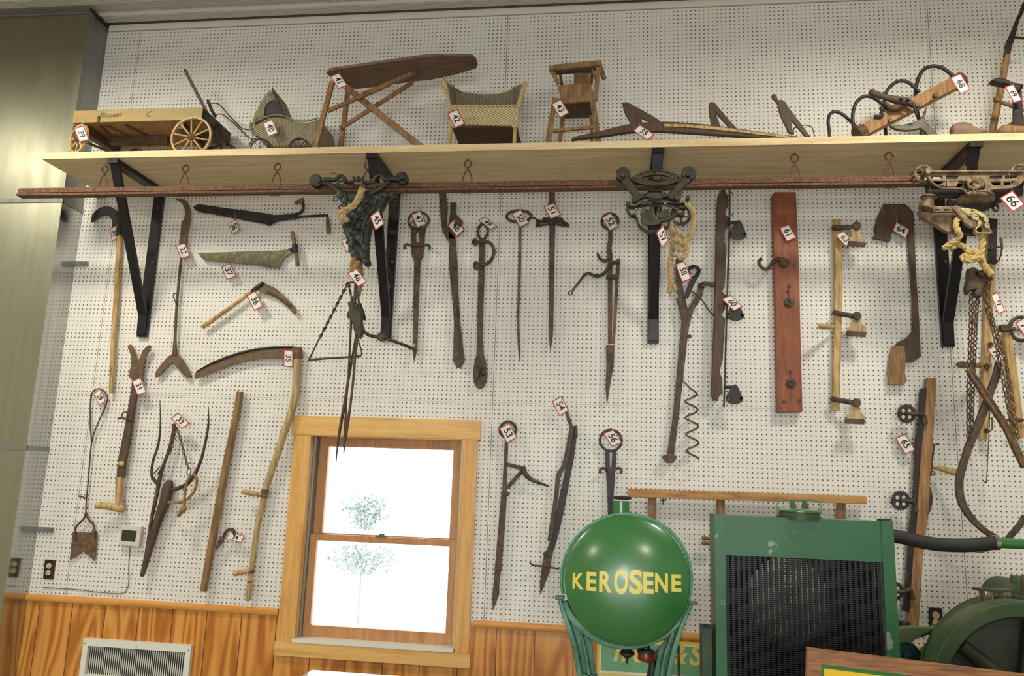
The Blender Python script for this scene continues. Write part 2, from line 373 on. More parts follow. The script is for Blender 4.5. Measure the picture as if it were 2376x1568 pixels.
    def beam(s, p, q, w, t, side=(0, -1, 0)):   # rectangular bar from p to q; t along 'side', w across
        p, q = Vector(p), Vector(q); a = (q-p).normalized(); sd = Vector(side); sd = (sd-a*sd.dot(a)).normalized(); c_ = a.cross(sd)
        r = [[o+sd*t/2*i+c_*w/2*j for i, j in ((1, 1), (1, -1), (-1, -1), (-1, 1))] for o in (p, q)]
        return s.grid(r, smooth=False)
    def lathe(s, c, axis, prof, n=32, smooth=True):     # prof: (along axis, radius)
        c = Vector(c); a = Vector(axis).normalized(); u = a.orthogonal().normalized(); v = a.cross(u)
        return s.grid([[c+a*h+(u*math.cos(k*2*PI/n)+v*math.sin(k*2*PI/n))*max(r, 1e-4) for k in range(n)] for h, r in prof], smooth=smooth)
    def ring(s, cx, cy, rx, ry, r, d, n=28, m=8):
        (u, v), = A(cx, cy); k = mpp(u, v, d)/SC(); c = P(u, v, d)
        pts = [c+Vector((math.cos(t)*rx*k, 0, math.sin(t)*ry*k)) for t in (2*PI*i/n for i in range(n))]
        return s.tube3(pts, r*k, m, True)
    def disc(s, cx, cy, r, d, th, n=28, bev=.15):       # round plate, axis straight out of the wall
        (u, v), = A(cx, cy); k = mpp(u, v, d)/SC(); c = P(u, v, d); r *= k
        e = min(th*.3, r*bev)
        return s.lathe(c, (0, -1, 0), [(0, 0), (0, r-e), (e, r), (th-e, r), (th, r-e), (th, 0)], n)
    def ball(s, c, r, n=12, sq=(1, 1, 1)):
        c = Vector(c)
        return s.grid([[c+Vector((math.sin(PI*i/8)*math.cos(2*PI*k/n)*r*sq[0], math.sin(PI*i/8)*math.sin(2*PI*k/n)*r*sq[1], math.cos(PI*i/8)*r*sq[2])) for k in range(n)] for i in range(0, 9)][1:8])
    def rope3(s, pts, r, strands=3, pitch=None, n=6):
        pts = [Vector(p) for p in pts]; L = [0]
        for i in range(1, len(pts)): L.append(L[-1]+(pts[i]-pts[i-1]).length)
        pitch = pitch or r*6; tot = L[-1]; N_ = max(12, int(tot/(pitch/9)))
        fine = []; j = 0
        for i in range(N_+1):
            x = tot*i/N_
            while j < len(L)-2 and L[j+1] < x: j += 1
            f = (x-L[j])/max(L[j+1]-L[j], 1e-9); fine.append(pts[j].lerp(pts[j+1], f))
        F = frames(fine)
        for k in range(strands):
            o = []
            for i, (p, (t, u, v)) in enumerate(zip(fine, F)):
                a = 2*PI*(tot*i/N_/pitch+k/strands); o.append(p+(u*math.cos(a)+v*math.sin(a))*r*.5)
            s.tube3(o, r*.56, n)
        return s
    def rope(s, px, r, d, curve=6):
        D = lerp_list(d, len(px)); pts = cr([P(u, v, q) for (u, v), q in zip(px, D)], curve)
        return s.rope3(pts, r/SC()*mpp(*px[0], D[0]))
    def chain(s, px, wid, lng, d, wire=.0022, curve=4):
        D = lerp_list(d, len(px)); pts = cr([P(u, v, q) for (u, v), q in zip(px, D)], curve); L = [0]
        for i in range(1, len(pts)): L.append(L[-1]+(pts[i]-pts[i-1]).length)
        step = lng-2.3*wire; n = max(2, int(L[-1]/step)); j = 0; F = None
        for i in range(n):
            x = (i+.5)*L[-1]/n
            while j < len(L)-2 and L[j+1] < x: j += 1
            c_ = pts[j].lerp(pts[j+1], (x-L[j])/max(L[j+1]-L[j], 1e-9)); t = (pts[j+1]-pts[j]).normalized()
            a = Vector((0, -1, 0)); b_ = t.cross(a).normalized(); a = b_.cross(t).normalized()
            ang = .25 if i % 2 else .25+PI/2; side = b_*math.cos(ang)+a*math.sin(ang)
            h, q = lng/2-wire-wid*.5, wid/2-wire*.5
            lp = []
            for k in range(12):
                an = 2*PI*k/12; lp.append(c_+side*math.cos(an)*q+t*(math.sin(an)*q+(h if math.sin(an) > 0 else -h)))
            s.tube3(lp, wire, 6, True)
        return s
    def text3(s, body, M, size, ext=.001, italic=0, xs=1, bold=0):
        cu = bpy.data.curves.new('t', 'FONT'); cu.body = body; cu.size = size; cu.extrude = ext; cu.align_x = 'CENTER'; cu.align_y = 'CENTER'; cu.shear = italic; cu.offset = bold
        o = bpy.data.objects.new('t', cu); COL.objects.link(o); me = bpy.data.meshes.new_from_object(o)
        me.transform(M @ Matrix.Diagonal((xs, 1, 1, 1))); s.bm.from_mesh(me); bpy.data.objects.remove(o); bpy.data.curves.remove(cu); bpy.data.meshes.remove(me)
        return s
    def put(s, name, mat, parent=None, label=None, shade=None, weld=True):
        bmesh.ops.recalc_face_normals(s.bm, faces=s.bm.faces[:])
        me = bpy.data.meshes.new(name)
        if parent is not None: o0 = ORG[parent]
        else:
            xs = [v.co for v in s.bm.verts]; lo = Vector([min(c[i] for c in xs) for i in range(3)]); hi = Vector([max(c[i] for c in xs) for i in range(3)])
            o0 = Vector(((lo.x+hi.x)/2, (lo.y+hi.y)/2, lo.z))
        bmesh.ops.translate(s.bm, verts=s.bm.verts[:], vec=-o0)
        s.bm.to_mesh(me); s.bm.free(); me.materials.append(mat)
        me.set_sharp_from_angle(angle=math.radians(38))
        o = link(bpy.data.objects.new(name, me))
        if parent is not None: o.parent = parent
        else: o.location = o0
        ORG[o] = o0
        if label: o['label'] = label
        return o
def tag_(o, label, cat, group=None):
    o['label'] = label; o['category'] = cat
    if group: o['group'] = group
    return o
def struct(o): o['kind'] = 'structure'; return o
def copy_tree(o, parent=None):
    c_ = o.copy(); COL.objects.link(c_); c_.parent = parent
    for ch in [x for x in list(COL.objects) if x.parent == o]: copy_tree(ch, c_)
    return c_
def teeth(p, q, n, h):                  # saw teeth from p to q (pixels), h in pixels, pointing to the left of travel
    p, q = Vector(p), Vector(q); t = (q-p)/n; nn_ = Vector((t.y, -t.x)).normalized()*h; o = []
    for i in range(n): o += [tuple(p+t*i), tuple(p+t*(i+.5)+nn_)]
    return o+[tuple(q)]
FRM = Matrix(((1, 0, 0, 0), (0, 0, -1, 0), (0, 1, 0, 0), (0, 0, 0, 1)))     # text plane upright, facing the room
# ------------------------------------------------------------------ the room
WX0, WX1, WZ0, WZ1 = 1.385, 2.315, 1.115, 2.262            # window opening in the back wall
XL, XR, YF, ZC = -3.2, 9.0, -12.0, 4.88
wall = struct(B().box((XL, 0, 0), (WX0, .16, ZC)).box((WX1, 0, 0), (XR, .16, ZC)).box((WX0, 0, 0), (WX1, .16, WZ0)).box((WX0, 0, WZ1), (WX1, .16, ZC)).put('wall_back', plainwall))
ORG[wall] = Vector(wall.location)
def sheet(z0, z1, y, mat, nm_):
    b_ = B()
    for lo, hi in (((XL, y, z0), (WX0, -.0005, z1)), ((WX1, y, z0), (XR, -.0005, z1))): b_.box(lo, hi)
    if z1 > WZ1: b_.box((WX0, y, WZ1), (WX1, -.0005, z1))
    if z0 < WZ0: b_.box((WX0, y, z0), (WX1, -.0005, min(WZ0, z1)))
    bmesh.ops.recalc_face_normals(b_.bm, faces=b_.bm.faces[:])
    me = bpy.data.meshes.new(nm_); bmesh.ops.translate(b_.bm, verts=b_.bm.verts[:], vec=-wall.location); b_.bm.to_mesh(me); b_.bm.free(); me.materials.append(mat)
    o = link(bpy.data.objects.new(nm_, me)); o.parent = wall; return o
# the sheet's own coordinates must start at the world origin for the hole grid
wall.data.transform(Matrix.Translation(wall.location)); wall.location = (0, 0, 0); ORG[wall] = Vector((0, 0, 0))
sheet(1.262, 4.83, -.006, peg, 'pegboard'); sheet(0, 1.235, -.008, ply, 'plywood_panelling')
struct(B().box((XL-.15, -.0, 0), (XL, YF, ZC)).put('wall_left', plainwall))
struct(B().box((XR, YF, 0), (XR+.15, 0, ZC)).put('wall_right', plainwall))
struct(B().box((XL, YF-.15, 0), (XR, YF, ZC)).put('wall_front', plainwall))
struct(B().box((XL, YF, -.1), (XR, .16, 0)).put('floor', floor_m))
b_ = B(); prof = []                                        # ribbed metal deck, ribs run along the wall
y = 0.16
while y > YF:
    prof += [(y, ZC), (y-.06, ZC), (y-.075, ZC+.035), (y-.185, ZC+.035)]; y -= .2
prof.append((YF, ZC)); vs = [[b_.bm.verts.new((x, yy, zz)) for yy, zz in prof] for x in (XL, XR)]
for i in range(len(prof)-1): b_.bm.faces.new((vs[0][i], vs[0][i+1], vs[1][i+1], vs[1][i]))
b_.box((XL, YF, ZC+.05), (XR, .16, ZC+.1))
struct(b_.put('ceiling', deck))
struct(B().box((.2, YF+.002, .0), (6.2, YF+.05, 3.4)).put('rear_fill_panel_1', white_paint))  # unseen white panel added behind the rear fill light, no door known there
def moulding(z0, z1, t, segs, nm_, mat):
    b_ = B()
    for x0, x1 in segs:
        pr = [(0, z0), (-t*.75, z0), (-t, z0+(z1-z0)*.25), (-t, z1-(z1-z0)*.25), (-t*.7, z1), (0, z1)]
        b_.grid([[(x, yy-.0085, zz) for yy, zz in pr] for x in (x0, x1)], smooth=False)
    return struct(b_.put(nm_, mat))
moulding(1.236, 1.272, .018, [(XL, 1.29), (2.385, XR)], 'trim_1', chair_rail)
moulding(4.835, 4.878, .012, [(-.22, XR)], 'trim_2', plainwall)
for i, (lx, ly) in enumerate(LAMPS):
    r_ = thing('ceiling_lamp', 'round shop lamp hanging from the ribbed ceiling, %s' % ('left one near the tool wall', 'right one near the tool wall', 'left one far behind the camera', 'right one far behind the camera', 'leftmost one above the air duct')[i], 'lamp', (lx, ly, 4.88), 'round shop lamps on the ceiling')
    B().lathe((lx, ly, 4.635), (0, 0, 1), [(0, .27), (.01, .285), (.06, .26), (.14, .12), (.245, .1)], 32).put('lamp_shade', white_paint, r_)
    B().lathe((lx, ly, 4.612), (0, 0, 1), [(0, .25), (.02, .26), (.022, .2)], 32).put('lamp_lens', lamp_em, r_)
# ------------------------------------------------------------------ window
win = struct(thing('window_1', 'two-sash window cased in varnished knotty pine', 'window', ((WX0+WX1)/2, 0, WZ0)))
del win['label'], win['category']
use('px')
CT = .03
B().box((1.282, -CT, 2.228), (2.378, -.008, 2.335)).put('head_casing', trim_x, win)
B().box((1.298, -.026, 1.1035), (1.3855, -.008, 2.2275)).put('side_casing', trim_z, win)
B().box((2.2895, -.026, 1.1035), (2.366, -.008, 2.2275)).put('side_casing', trim_z, win)
B().box((1.290, -CT, 1.030), (2.375, -.008, 1.103)).put('apron', trim_x, win)
B().box((1.386, -.0255, 1.1235), (1.398, .14, 2.2335)).put('jamb', trim_z, win)
B().box((2.277, -.0255, 1.1235), (2.289, .14, 2.2335)).put('jamb', trim_z, win)
B().box((1.399, -.0255, 2.222), (2.276, .14, 2.2275)).put('head_jamb', trim_x, win)
B().box((1.388, -.033, 1.1035), (2.2845, .14, 1.1225)).put('stool', white_paint, win)
B().box((1.400, .03, 1.12), (1.414, .12, 2.222)).box((2.262, .03, 1.12), (2.276, .12, 2.222)).put('track', galv_dull, win)
def sash(x0, x1, z0, z1, y0, wd, bt, tp, nm_):
    s = B().box((x0, y0, z0), (x0+wd, y0+.035, z1)).box((x1-wd, y0, z0), (x1, y0+.035, z1)).box((x0+wd, y0, z0), (x1-wd, y0+.035, z0+bt)).box((x0+wd, y0, z1-tp), (x1-wd, y0+.035, z1)).put(nm_, sash_m, win)
    B().box((x0+wd-.004, y0+.015, z0+bt-.004), (x1-wd+.004, y0+.019, z1-tp+.004)).put('pane', glass, s)
    return s
sash(1.415, 2.261, 1.122, 1.676, .045, .040, .062, .036, 'lower_sash')
sash(1.415, 2.261, 1.645, 2.222, .085, .052, .036, .052, 'upper_sash')
B().box((1.80, .025, 1.676), (1.865, .05, 1.686)).lathe((1.835, .036, 1.684), (0, 0, 1), [(0, .016), (.01, .014), (.012, .004)], 16).put('sash_lock', steel, win)
# trees outside, far beyond the glass
def tree(u, v, dist, w_, h_, n, lab):
    c0 = P(u, v, -dist); t = thing('tree', lab, 'tree', (c0.x, c0.y, -.5))
    b_ = B()
    for k in range(9): a = k*.7; b_.tube3([(c0.x+math.cos(a)*w_*.2, c0.y, c0.z-h_), (c0.x+math.cos(a)*w_*.8, c0.y+math.sin(a)*w_*.5, c0.z+h_*.7)], [.012, .006], 5)
    b_.tube3([(c0.x, c0.y, -.5), (c0.x, c0.y, c0.z)], [.022, .01], 5)
    b_.put('branches', leaf_m, t)
    f = B()
    for k in range(n):
        a, e_, q = random.uniform(0, 2*PI), random.uniform(-1, 1), random.random()**.5
        c_ = c0+Vector((math.cos(a)*w_*q*math.sqrt(1-e_*e_), math.sin(a)*w_*q*math.sqrt(1-e_*e_), e_*h_*q))
        s_ = random.uniform(.025, .06)*dist/12; R_ = Matrix.Rotation(random.uniform(0, 6), 3, Vector((random.random(), random.random(), .3)).normalized())
        f.bm.faces.new([f.bm.verts.new(c_+R_ @ Vector(p)*s_) for p in ((-1, 0, 0), (0, -.6, 0), (1, 0, 0), (0, .6, 0))])
    f.put('foliage', leaf_m, t)
tree(848, 1185, 12, .52, .40, 560, 'pale overexposed tree beyond the upper window pane')
tree(840, 1296, 9.5, .68, .27, 640, 'low pale bush beyond the lower window pane')
struct(B().box((-60, .3, -.6), (60, 90, -.5)).put('ground_outside', plain('near_white_ground', (226, 230, 232), .8)))  # plain near-white ground beyond the window
# ------------------------------------------------------------------ air duct in the corner
DX0, DX1, DY = -1.00, -.232, -.195
du = thing('air_duct', 'tall square galvanised sheet metal air duct in the left corner', 'duct', ((DX0+DX1)/2, DY/2, 0))
def duct_face(z0, z1, ap, nm_='front_panel'):              # cross-broken panel: a very low pyramid
    b_ = B(); c_ = [(DX0, DY, z0), (DX1, DY, z0), (DX1, DY, z1), (DX0, DY, z1)]; V = [b_.bm.verts.new(p) for p in c_]
    m_ = b_.bm.verts.new(((DX0+DX1)/2, DY-ap, (z0+z1)/2))
    for i in range(4): b_.bm.faces.new((V[i], V[(i+1) % 4], m_))
    return b_.put(nm_, galv_front, du)
JZ = [.02, 2.105, 3.60, 4.86]
for k in range(3):
    z0, z1 = JZ[k]+.006, JZ[k+1]-.006
    duct_face(z0, z1, .026)
    B().box((DX1-.0012, DY, z0), (DX1, -.009, z1)).put('side_panel', galv_side if k < 2 else galv_dull, du)
    B().box((DX0, DY, z0), (DX0+.0012, -.009, z1)).put('side_panel', galv_side, du)
for z in JZ[1:3]:
    B().box((DX0-.006, DY-.006, z-.02), (DX1+.006, DY+.006, z+.006)).box((DX1-.004, DY, z-.022), (DX1+.006, -.009, z+.006)).put('joint_flange', galv_dull, du)
b_ = B()
for k in range(26):                                        # crumbly black sealant where the duct meets the ceiling
    y = DY-.0+k/25*(-DY-.01); b_.ball((DX1+.004, y, 4.868+random.uniform(-.004, .006)), random.uniform(.007, .013), 6)
b_.put('sealant_bead', dark_in, du)
for (u, v, u2, v2) in ((173, 612, 203, 620), (92, 1228, 124, 1230)):
    p, q = P(u, v, .012), P(u2, v2, .012)
    B().box((DX1-.0, -.018, p.z-.014), (q.x, -.0085, p.z+.014)).lathe((q.x-.012, -.018, p.z), (0, -1, 0), [(0, .006), (.004, .005), (.005, 0)], 10).put('mounting_strap', galv_dull, du)
# ------------------------------------------------------------------ shelf, brackets, rail
ZS, DS = 3.762, .505                                        # shelf top, shelf depth
sh = thing('wall_shelf', 'long raw pine shelf board across the top of the tool wall', 'shelf', (2.6, -DS/2, ZS-.038))
B().box((-.15, -DS, ZS-.038), (6.4, -.008, ZS)).put('shelf_board', raw_pine, sh)
ZU = ZS-.038
def bracket(x, lab):
    t = thing('shelf_bracket', lab, 'bracket', (x, 0, 2.785), 'black V shaped brackets under the pine shelf')
    B().box((x-.031, -.030, 2.785), (x+.031, -.009, ZU-.002)).put('wall_upright', black_paint, t)
    B().beam((x, -DS+.03, ZU-.02), (x, -.040, 2.92), .052, .02, (0, -1, 0)).beam((x, -.040, 2.935), (x, -.033, 2.80), .052, .016, (0, -1, 0)).put('front_strut', black_paint, t)
    B().box((x-.031, -DS+.004, ZU-.028), (x+.031, -.03, ZU-.001)).put('shelf_arm', black_paint, t)
    for z in (2.86, 3.25, 3.6): B().lathe((x+.012, -.030, z), (0, -1, 0), [(0, .008), (.004, .007), (.006, 0)], 10).put('bolt', steel, t)
    return t
BX = [.285, 1.80, 3.325, 4.86]
bk = bracket(BX[0], 'black V shelf bracket nearest the air duct')
for x, lab in zip(BX[1:], ('black V shelf bracket behind the green cast trolley', 'black shelf bracket seen edge on behind the olive arched trolley', 'black V shelf bracket behind the long brown trolley')):
    o = copy_tree(bk); o.location.x = x; o['label'] = lab
RD, RZ = .43, 3.548
b_ = B().box((-.32, -RD-.016, RZ-.002), (4.66, -RD+.016, RZ+.020)).tube3([(-.32, -RD, RZ+.018), (4.66, -RD, RZ+.018)], .013, 10).box((-.32, -RD-.026, RZ-.022), (4.66, -RD+.026, RZ-.010)).box((-.32, -RD-.008, RZ-.014), (4.66, -RD+.008, RZ+.002))
tag_(b_.put('trolley_rail', rail_m), 'long rusty steel trolley rail hanging under the pine shelf', 'rail')
b_ = B().box((4.665, -RD-.014, RZ-.002), (6.4, -RD+.014, RZ+.020)).box((4.665, -RD-.022, RZ-.022), (6.4, -RD+.022, RZ-.010)).box((4.665, -RD-.006, RZ-.014), (6.4, -RD+.006, RZ+.002))
tag_(b_.put('trolley_rail', black_iron), 'dark steel rail section behind the trolley tagged 66', 'rail')
tag_(B().box((4.60, -RD-.021, RZ-.005), (4.73, -RD-.0165, RZ+.019)).put('splice_plate', galv_dull), 'small galvanised plate joining two rail sections', 'plate')
def hanger(x):
    b_ = B(); z = RZ+.031; H = .13; y = -RD; pts = []
    for sgn in (-1, 1):
        pts = [(x+sgn*.026, y+sgn*.002, z-.06), (x+sgn*.025, y+sgn*.002, z), (x+sgn*.020, y+sgn*.003, z+.035), (x, y+sgn*.004, z+.078), (x-sgn*.016, y+sgn*.002, z+.095), (x-sgn*.017, y, z+.112), (x, y, z+.128)]
        b_.tube3(cr(pts, 5), .0042, 8)
    b_.tube3([(x-.03, y-.0, z-.062), (x+.03, y, z-.062)], .004, 6)
    return b_
HX = [(243, 385), (430, 400), (643, 390), (853, 358), (1085, 380), (1525, 370), (1845, 365), (2065, 365), (2251, 372)]
labs = ['under the bracket nearest the duct', 'between the first bracket and saw 38', 'above saw tagged 38', 'above the dark green cast trolley', 'above the rod tagged 48', 'above the olive arched trolley', 'above and right of the red brown board', 'above the wooden cutter', 'above the long brown trolley']
x0 = P(243, 420, RD).x
h0 = None
for (u, v), lb in zip(HX, labs):
    x = P(u, 400, RD).x
    if h0 is None: h0 = tag_(hanger(x).put('rail_hanger', rail_m), 'x', 'hook', 'rusty looped wire hangers on the rail'); hx = x; o = h0; bx_ = h0.location.x
    else: o = h0.copy(); link(o); o.location.x = bx_+x-hx
    o['label'] = 'rusty looped wire rail hanger '+lb
c0 = None
for i, (u, lb) in enumerate(((246, 'at the bracket nearest the duct'), (851, 'above the dark green cast trolley'), (1526, 'above the olive arched trolley'), (2247, 'above the long brown trolley'))):
    x = P(u, 380, RD+.01).x
    if c0 is None:
        z = RZ+.031+.118; y = -RD-.004; b_ = B(); lp = []
        for k in range(16):
            a = 2*PI*k/16; lp.append((x+math.cos(a)*.009, y-.004+math.sin(a)*.004, z+.018+math.sin(a)*.008+(.022 if math.sin(a) > 0 else -.012)))
        b_.tube3(lp, .0048, 8, True)
        c0 = tag_(b_.put('snap_link', chrome), 'x', 'link', 'chrome snap links under the shelf'); o = c0; cx = x; cb = c0.location.x
    else: o = c0.copy(); link(o); o.location.x = cb+x-cx
    o['label'] = 'chrome snap link '+lb
# ------------------------------------------------------------------ number tags
def tagcard(num, c_, d, where, lab=None, wire=None):
    (a0, a1), (b0, b1), (e0, e1_) = c_
    TL, TR, BL = P(a0, a1, d), P(b0, b1, d), P(e0, e1_, d)
    a, b2 = TR-TL, BL-TL
    a = Vector((a.x, 0, a.z)); b2 = Vector((b2.x, 0, b2.z))
    cosn = a.dot(b2)/(a.length*b2.length); da = db = 0
    if abs(cosn) > .34:
        r_ = 1.5; Aq, Bq, cc = a.dot(a), b2.dot(b2), -a.dot(b2)
        x = ((r_*r_*Bq-Aq)+math.sqrt((r_*r_*Bq-Aq)**2+4*r_*r_*cc*cc))/2; x = max(x, 1e-8)
        da = math.sqrt(x); db = cc/da
        if max(abs(da), abs(db)) > .022: k = .022/max(abs(da), abs(db)); da *= k; db *= k
    e1 = a+Vector((0, da, 0)); e2 = b2+Vector((0, db, 0))
    ctr = TL+e1/2+e2/2
    ctr.y = min(ctr.y, -d)
    t = thing('number_tag', lab or 'red-edged tag numbered %s, %s' % (num, where), 'tag', ctr, 'numbered white tags with red borders')
    n = e1.cross(-e2).normalized()
    def q(s_, t_, h): return ctr+e1*(s_-.5)+e2*(t_-.5)+n*h
    def plate(b_, s0, s1, t0, t1, h0, h1): b_.grid([[q(s, u, h) for s, u in ((s0, t0), (s1, t0), (s1, t1), (s0, t1))] for h in (h0, h1)], smooth=False)
    b_ = B(); plate(b_, 0, 1, 0, 1, -.0008, .0008); b_.put('card', white_card, t)
    bw = .055; b_ = B(); h1 = .0016
    plate(b_, 0, 1, 0, bw*1.4, .0006, h1); plate(b_, 0, 1, 1-bw*1.4, 1, .0006, h1); plate(b_, 0, bw, bw*1.4, 1-bw*1.4, .0006, h1); plate(b_, 1-bw, 1, bw*1.4, 1-bw*1.4, .0006, h1)
    b_.put('border', red_m, t)
    if num:
        u_ = -e2.normalized(); r__ = e1.normalized(); o = ctr+n*.0014
        M = Matrix(((r__.x, u_.x, n.x, o.x), (r__.y, u_.y, n.y, o.y), (r__.z, u_.z, n.z, o.z), (0, 0, 0, 1)))
        B().text3(num, M, e2.length*.82, .0003, 0, 1.0, .0008).put('number', ink, t)
    w0 = q(.045, .1, .001)
    if wire is None: wire = (0, 14)
    (pu, pv) = (c_[0][0]+wire[0], c_[0][1]-wire[1])
    top = P(pu, pv, d-.004)
    B().tube3([w0+Vector((0, -.004, -.004)), w0+Vector((0, -.002, .004)), (w0+top)/2+Vector((.001, -.002, 0)), top, top+Vector((0, .02, .001))], .0011, 6).put('wire_hook', wire_m, t)
    return t
TG = [('39', (194, 292, 206.6, 324, 172, 298), .53, 'from the toy wagon by its small wheel', None), ('40', (632, 276.5, 645.4, 308, 609.5, 286), .42, 'on the grey wicker doll carriage', None),
 ('41', (787, 169, 806.6, 198, 766, 177.5), .44, 'on the corner of the ironing board', (0, 3)), ('42', (1061, 253, 1079, 287.5, 1038, 263), .44, 'on the tan wicker doll settee', None),
 ('43', (1301, 229.6, 1321, 262, 1279, 241.6), .44, 'on the brown toy high chair', None), ('55', (1484, 289, 1518.6, 312, 1469, 303), .50, 'on the grain cradle fingers on the shelf', (0, 5)),
 ('68', (2228, 170.4, 2252, 208.7, 2205, 180.6), .46, 'on the upper end of the wooden beam with iron tines', (0, 6)), ('69', (2350.5, 195, 2371.4, 232.7, 2332, 201.5), .47, 'on the black iron shoe last', (0, 6)),
 ('30', (274.7, 521.8, 274.7, 548.3, 258.8, 532.3), .05, 'on the black brush hook', None), ('32', (428.7, 563.3, 441.5, 593.9, 407.4, 570), .06, 'on the long iron hay knife', None),
 ('38', (546.7, 508.4, 555.6, 533.9, 529.8, 518.6), .05, 'under the upper ice saw', None), ('37', (535.5, 610.5, 548.3, 640.7, 513, 619), .05, 'under the lower grey saw', None),
 ('31', (326.2, 875, 340, 909.7, 305.6, 884), .07, 'on the clawed digging tool', None), ('29', (233.3, 901.8, 245.1, 931.4, 217.8, 911.3), .05, 'inside the loop of the notched spade', None),
 ('33', (413.6, 957.1, 440, 981.7, 396.6, 970.6), .09, 'above the iron grapple', None), ('36', (592.3, 673.9, 610.5, 710, 572.3, 685.9), .06, 'on the small sickle', None),
 ('35', (680, 812.6, 679.4, 852.3, 658.9, 810.6), .055, 'on the big scythe blade', None), ('34', (531.3, 1232.8, 567.8, 1242.5, 524.4, 1250), .05, 'beside the foot of the straight pole', None),
 ('45', (879, 486.8, 891.6, 519.3, 858.4, 502), .56, 'on the dark green cast trolley', (0, 5)), ('46', (826.6, 621.4, 851.8, 653.5, 806, 633.7), .50, 'on the rope above the hay spears', (0, 8)),
 ('47', (976, 488.6, 990, 520.4, 953.6, 497.5), .05, 'in the ring of the spear beside the second bracket', None), ('48', (1056, 506, 1078, 532, 1038.7, 523.6), .05, 'on the forked iron bar', None),
 ('49', (1125.8, 504.5, 1154, 525, 1109.8, 510), .06, 'above the spoon ended bar', None), ('50', (1208.7, 485.4, 1228.4, 518, 1187, 495.6), .05, 'on the thin rod with oval eye', None),
 ('51', (1285.8, 469.4, 1301.8, 498.8, 1261.3, 479.6), .06, 'on the sword shaped hay spear', None), ('52', (1417.4, 493, 1436.2, 524.8, 1395.6, 504.6), .05, 'in the ring of the levered harpoon', None),
 ('57', (1538.6, 523, 1551.7, 555, 1522.3, 542.5), .50, 'under the olive cast trolley', (0, 4)), ('58', (1587.3, 603.8, 1604.5, 647, 1566, 612), .44, 'on the rope above the long prongs', None),
 ('60', (1695, 683.5, 1723.6, 711.3, 1674.8, 693.9), .11, 'on the dark corn planter beam', (0, 6)), ('61', (1830, 520, 1847.6, 551.4, 1808, 529.2), .07, 'on the wide red brown board', None),
 ('63', (1956.8, 534.7, 1982, 561.7, 1938.3, 545.8), .09, 'on the pale stick with three arms', None), ('64', (2079, 514, 2110.5, 532, 2070.6, 535.6), .05, 'on the double bladed wooden cutter', None),
 ('66', (2349, 441.3, 2378.6, 474, 2319.4, 459.3), .60, 'from the long brown cast trolley', (-8, 40)), ('65', (2100.5, 1005.5, 2124, 1044, 2077.4, 1016), .05, 'on the wall beside the geared beam', None),
 ('67', (2313.6, 676, 2332, 722, 2299, 684.3), .46, 'on the rusty chains of the grapple', (0, 4)), ('75', (2312, 798, 2335.4, 830, 2290.6, 811), .09, 'behind the chains on the long tan beam', (0, 4)),
 ('70', (2379, 735, 2403, 770, 2355.4, 749), .10, 'in the iron ring at the right edge', (0, 6)), ('53', (1182, 980, 1200, 1015, 1158.2, 993.6), .05, 'in the ring of the harpoon right of the window', None),
 ('54', (1302.5, 918, 1320.4, 952.5, 1280.4, 931), .05, 'on the bent double bar harpoon', None), ('56', (1423.2, 996, 1443.6, 1027, 1399.3, 1005), .05, 'in the ring above the green kerosene tank', None)]
for num, c_, d, wh, wr in TG: tagcard(num, ((c_[0], c_[1]), (c_[2], c_[3]), (c_[4], c_[5])), d, wh, None, wr)
tagcard('', ((811, 549), (823, 579), (792, 556.7)), .40, '', 'blank looking white tag half hidden behind the dark green trolley', (0, 3))
# ------------------------------------------------------------------ tools on the pegboard
def at(u, v, d): return tuple(P(u, v, d))
# 29 notched spade
use('d7'); t = thing('notched_spade', 'rusty spade with swallowtail blade and long looped rod handle beside the duct', 'spade', at(230, 900, .03))
B().tube(A(250, 1040, 255, 950, 262, 880, 270, 780, 280, 660, 284, 620, 277, 520, 277, 420, 283, 350, 300, 318, 330, 308, 360, 325, 378, 360, 368, 405, 342, 465, 305, 550, 286, 618), 4.2, .03, 8, curve=4).tube(A(255, 950, 232, 944, 212, 937), 5, [.03, .04, .05], 8, dome=True).put('looped_handle', iron, t)
B().tube(A(250, 1035, 240, 1068, 208, 1100, 190, 1130, 188, 1190), 6, .034, 8, curve=4).tube(A(252, 1035, 265, 1070, 292, 1100, 302, 1130, 300, 1190), 6, .034, 8, curve=4).put('fork', iron, t)
B().slab(A(172, 1150, 318, 1150, 302, 1320, 233, 1258, 155, 1316), .018, .006).disc(242, 1166, 4, .024, .003).put('blade', rust, t)
# 30 brush hook
use('c6'); t = thing('brush_hook', 'black curved brush hook on a long pale wooden handle near the duct', 'brush hook', at(275, 530, .03))
B().slab(sm(A(97, 355, 103, 320, 130, 278, 175, 252, 215, 245, 258, 258, 285, 290, 292, 330, 285, 400, 268, 412, 250, 408, 250, 365, 240, 330, 215, 312, 180, 312, 145, 330, 110, 360)), .03, .008).put('blade', black_iron, t)
B().tube(A(304, 318, 306, 400, 303, 462), [24, 26, 24], .035, 12).tube(A(285, 300, 318, 312), 18, .035, 10).put('socket', black_iron, t)
B().tube(A(305, 455, 292, 750, 276, 1000, 262, 1200, 245, 1594), [19, 20, 19, 18, 16], .035, 12, dome=True).put('handle', wood_tan, t)
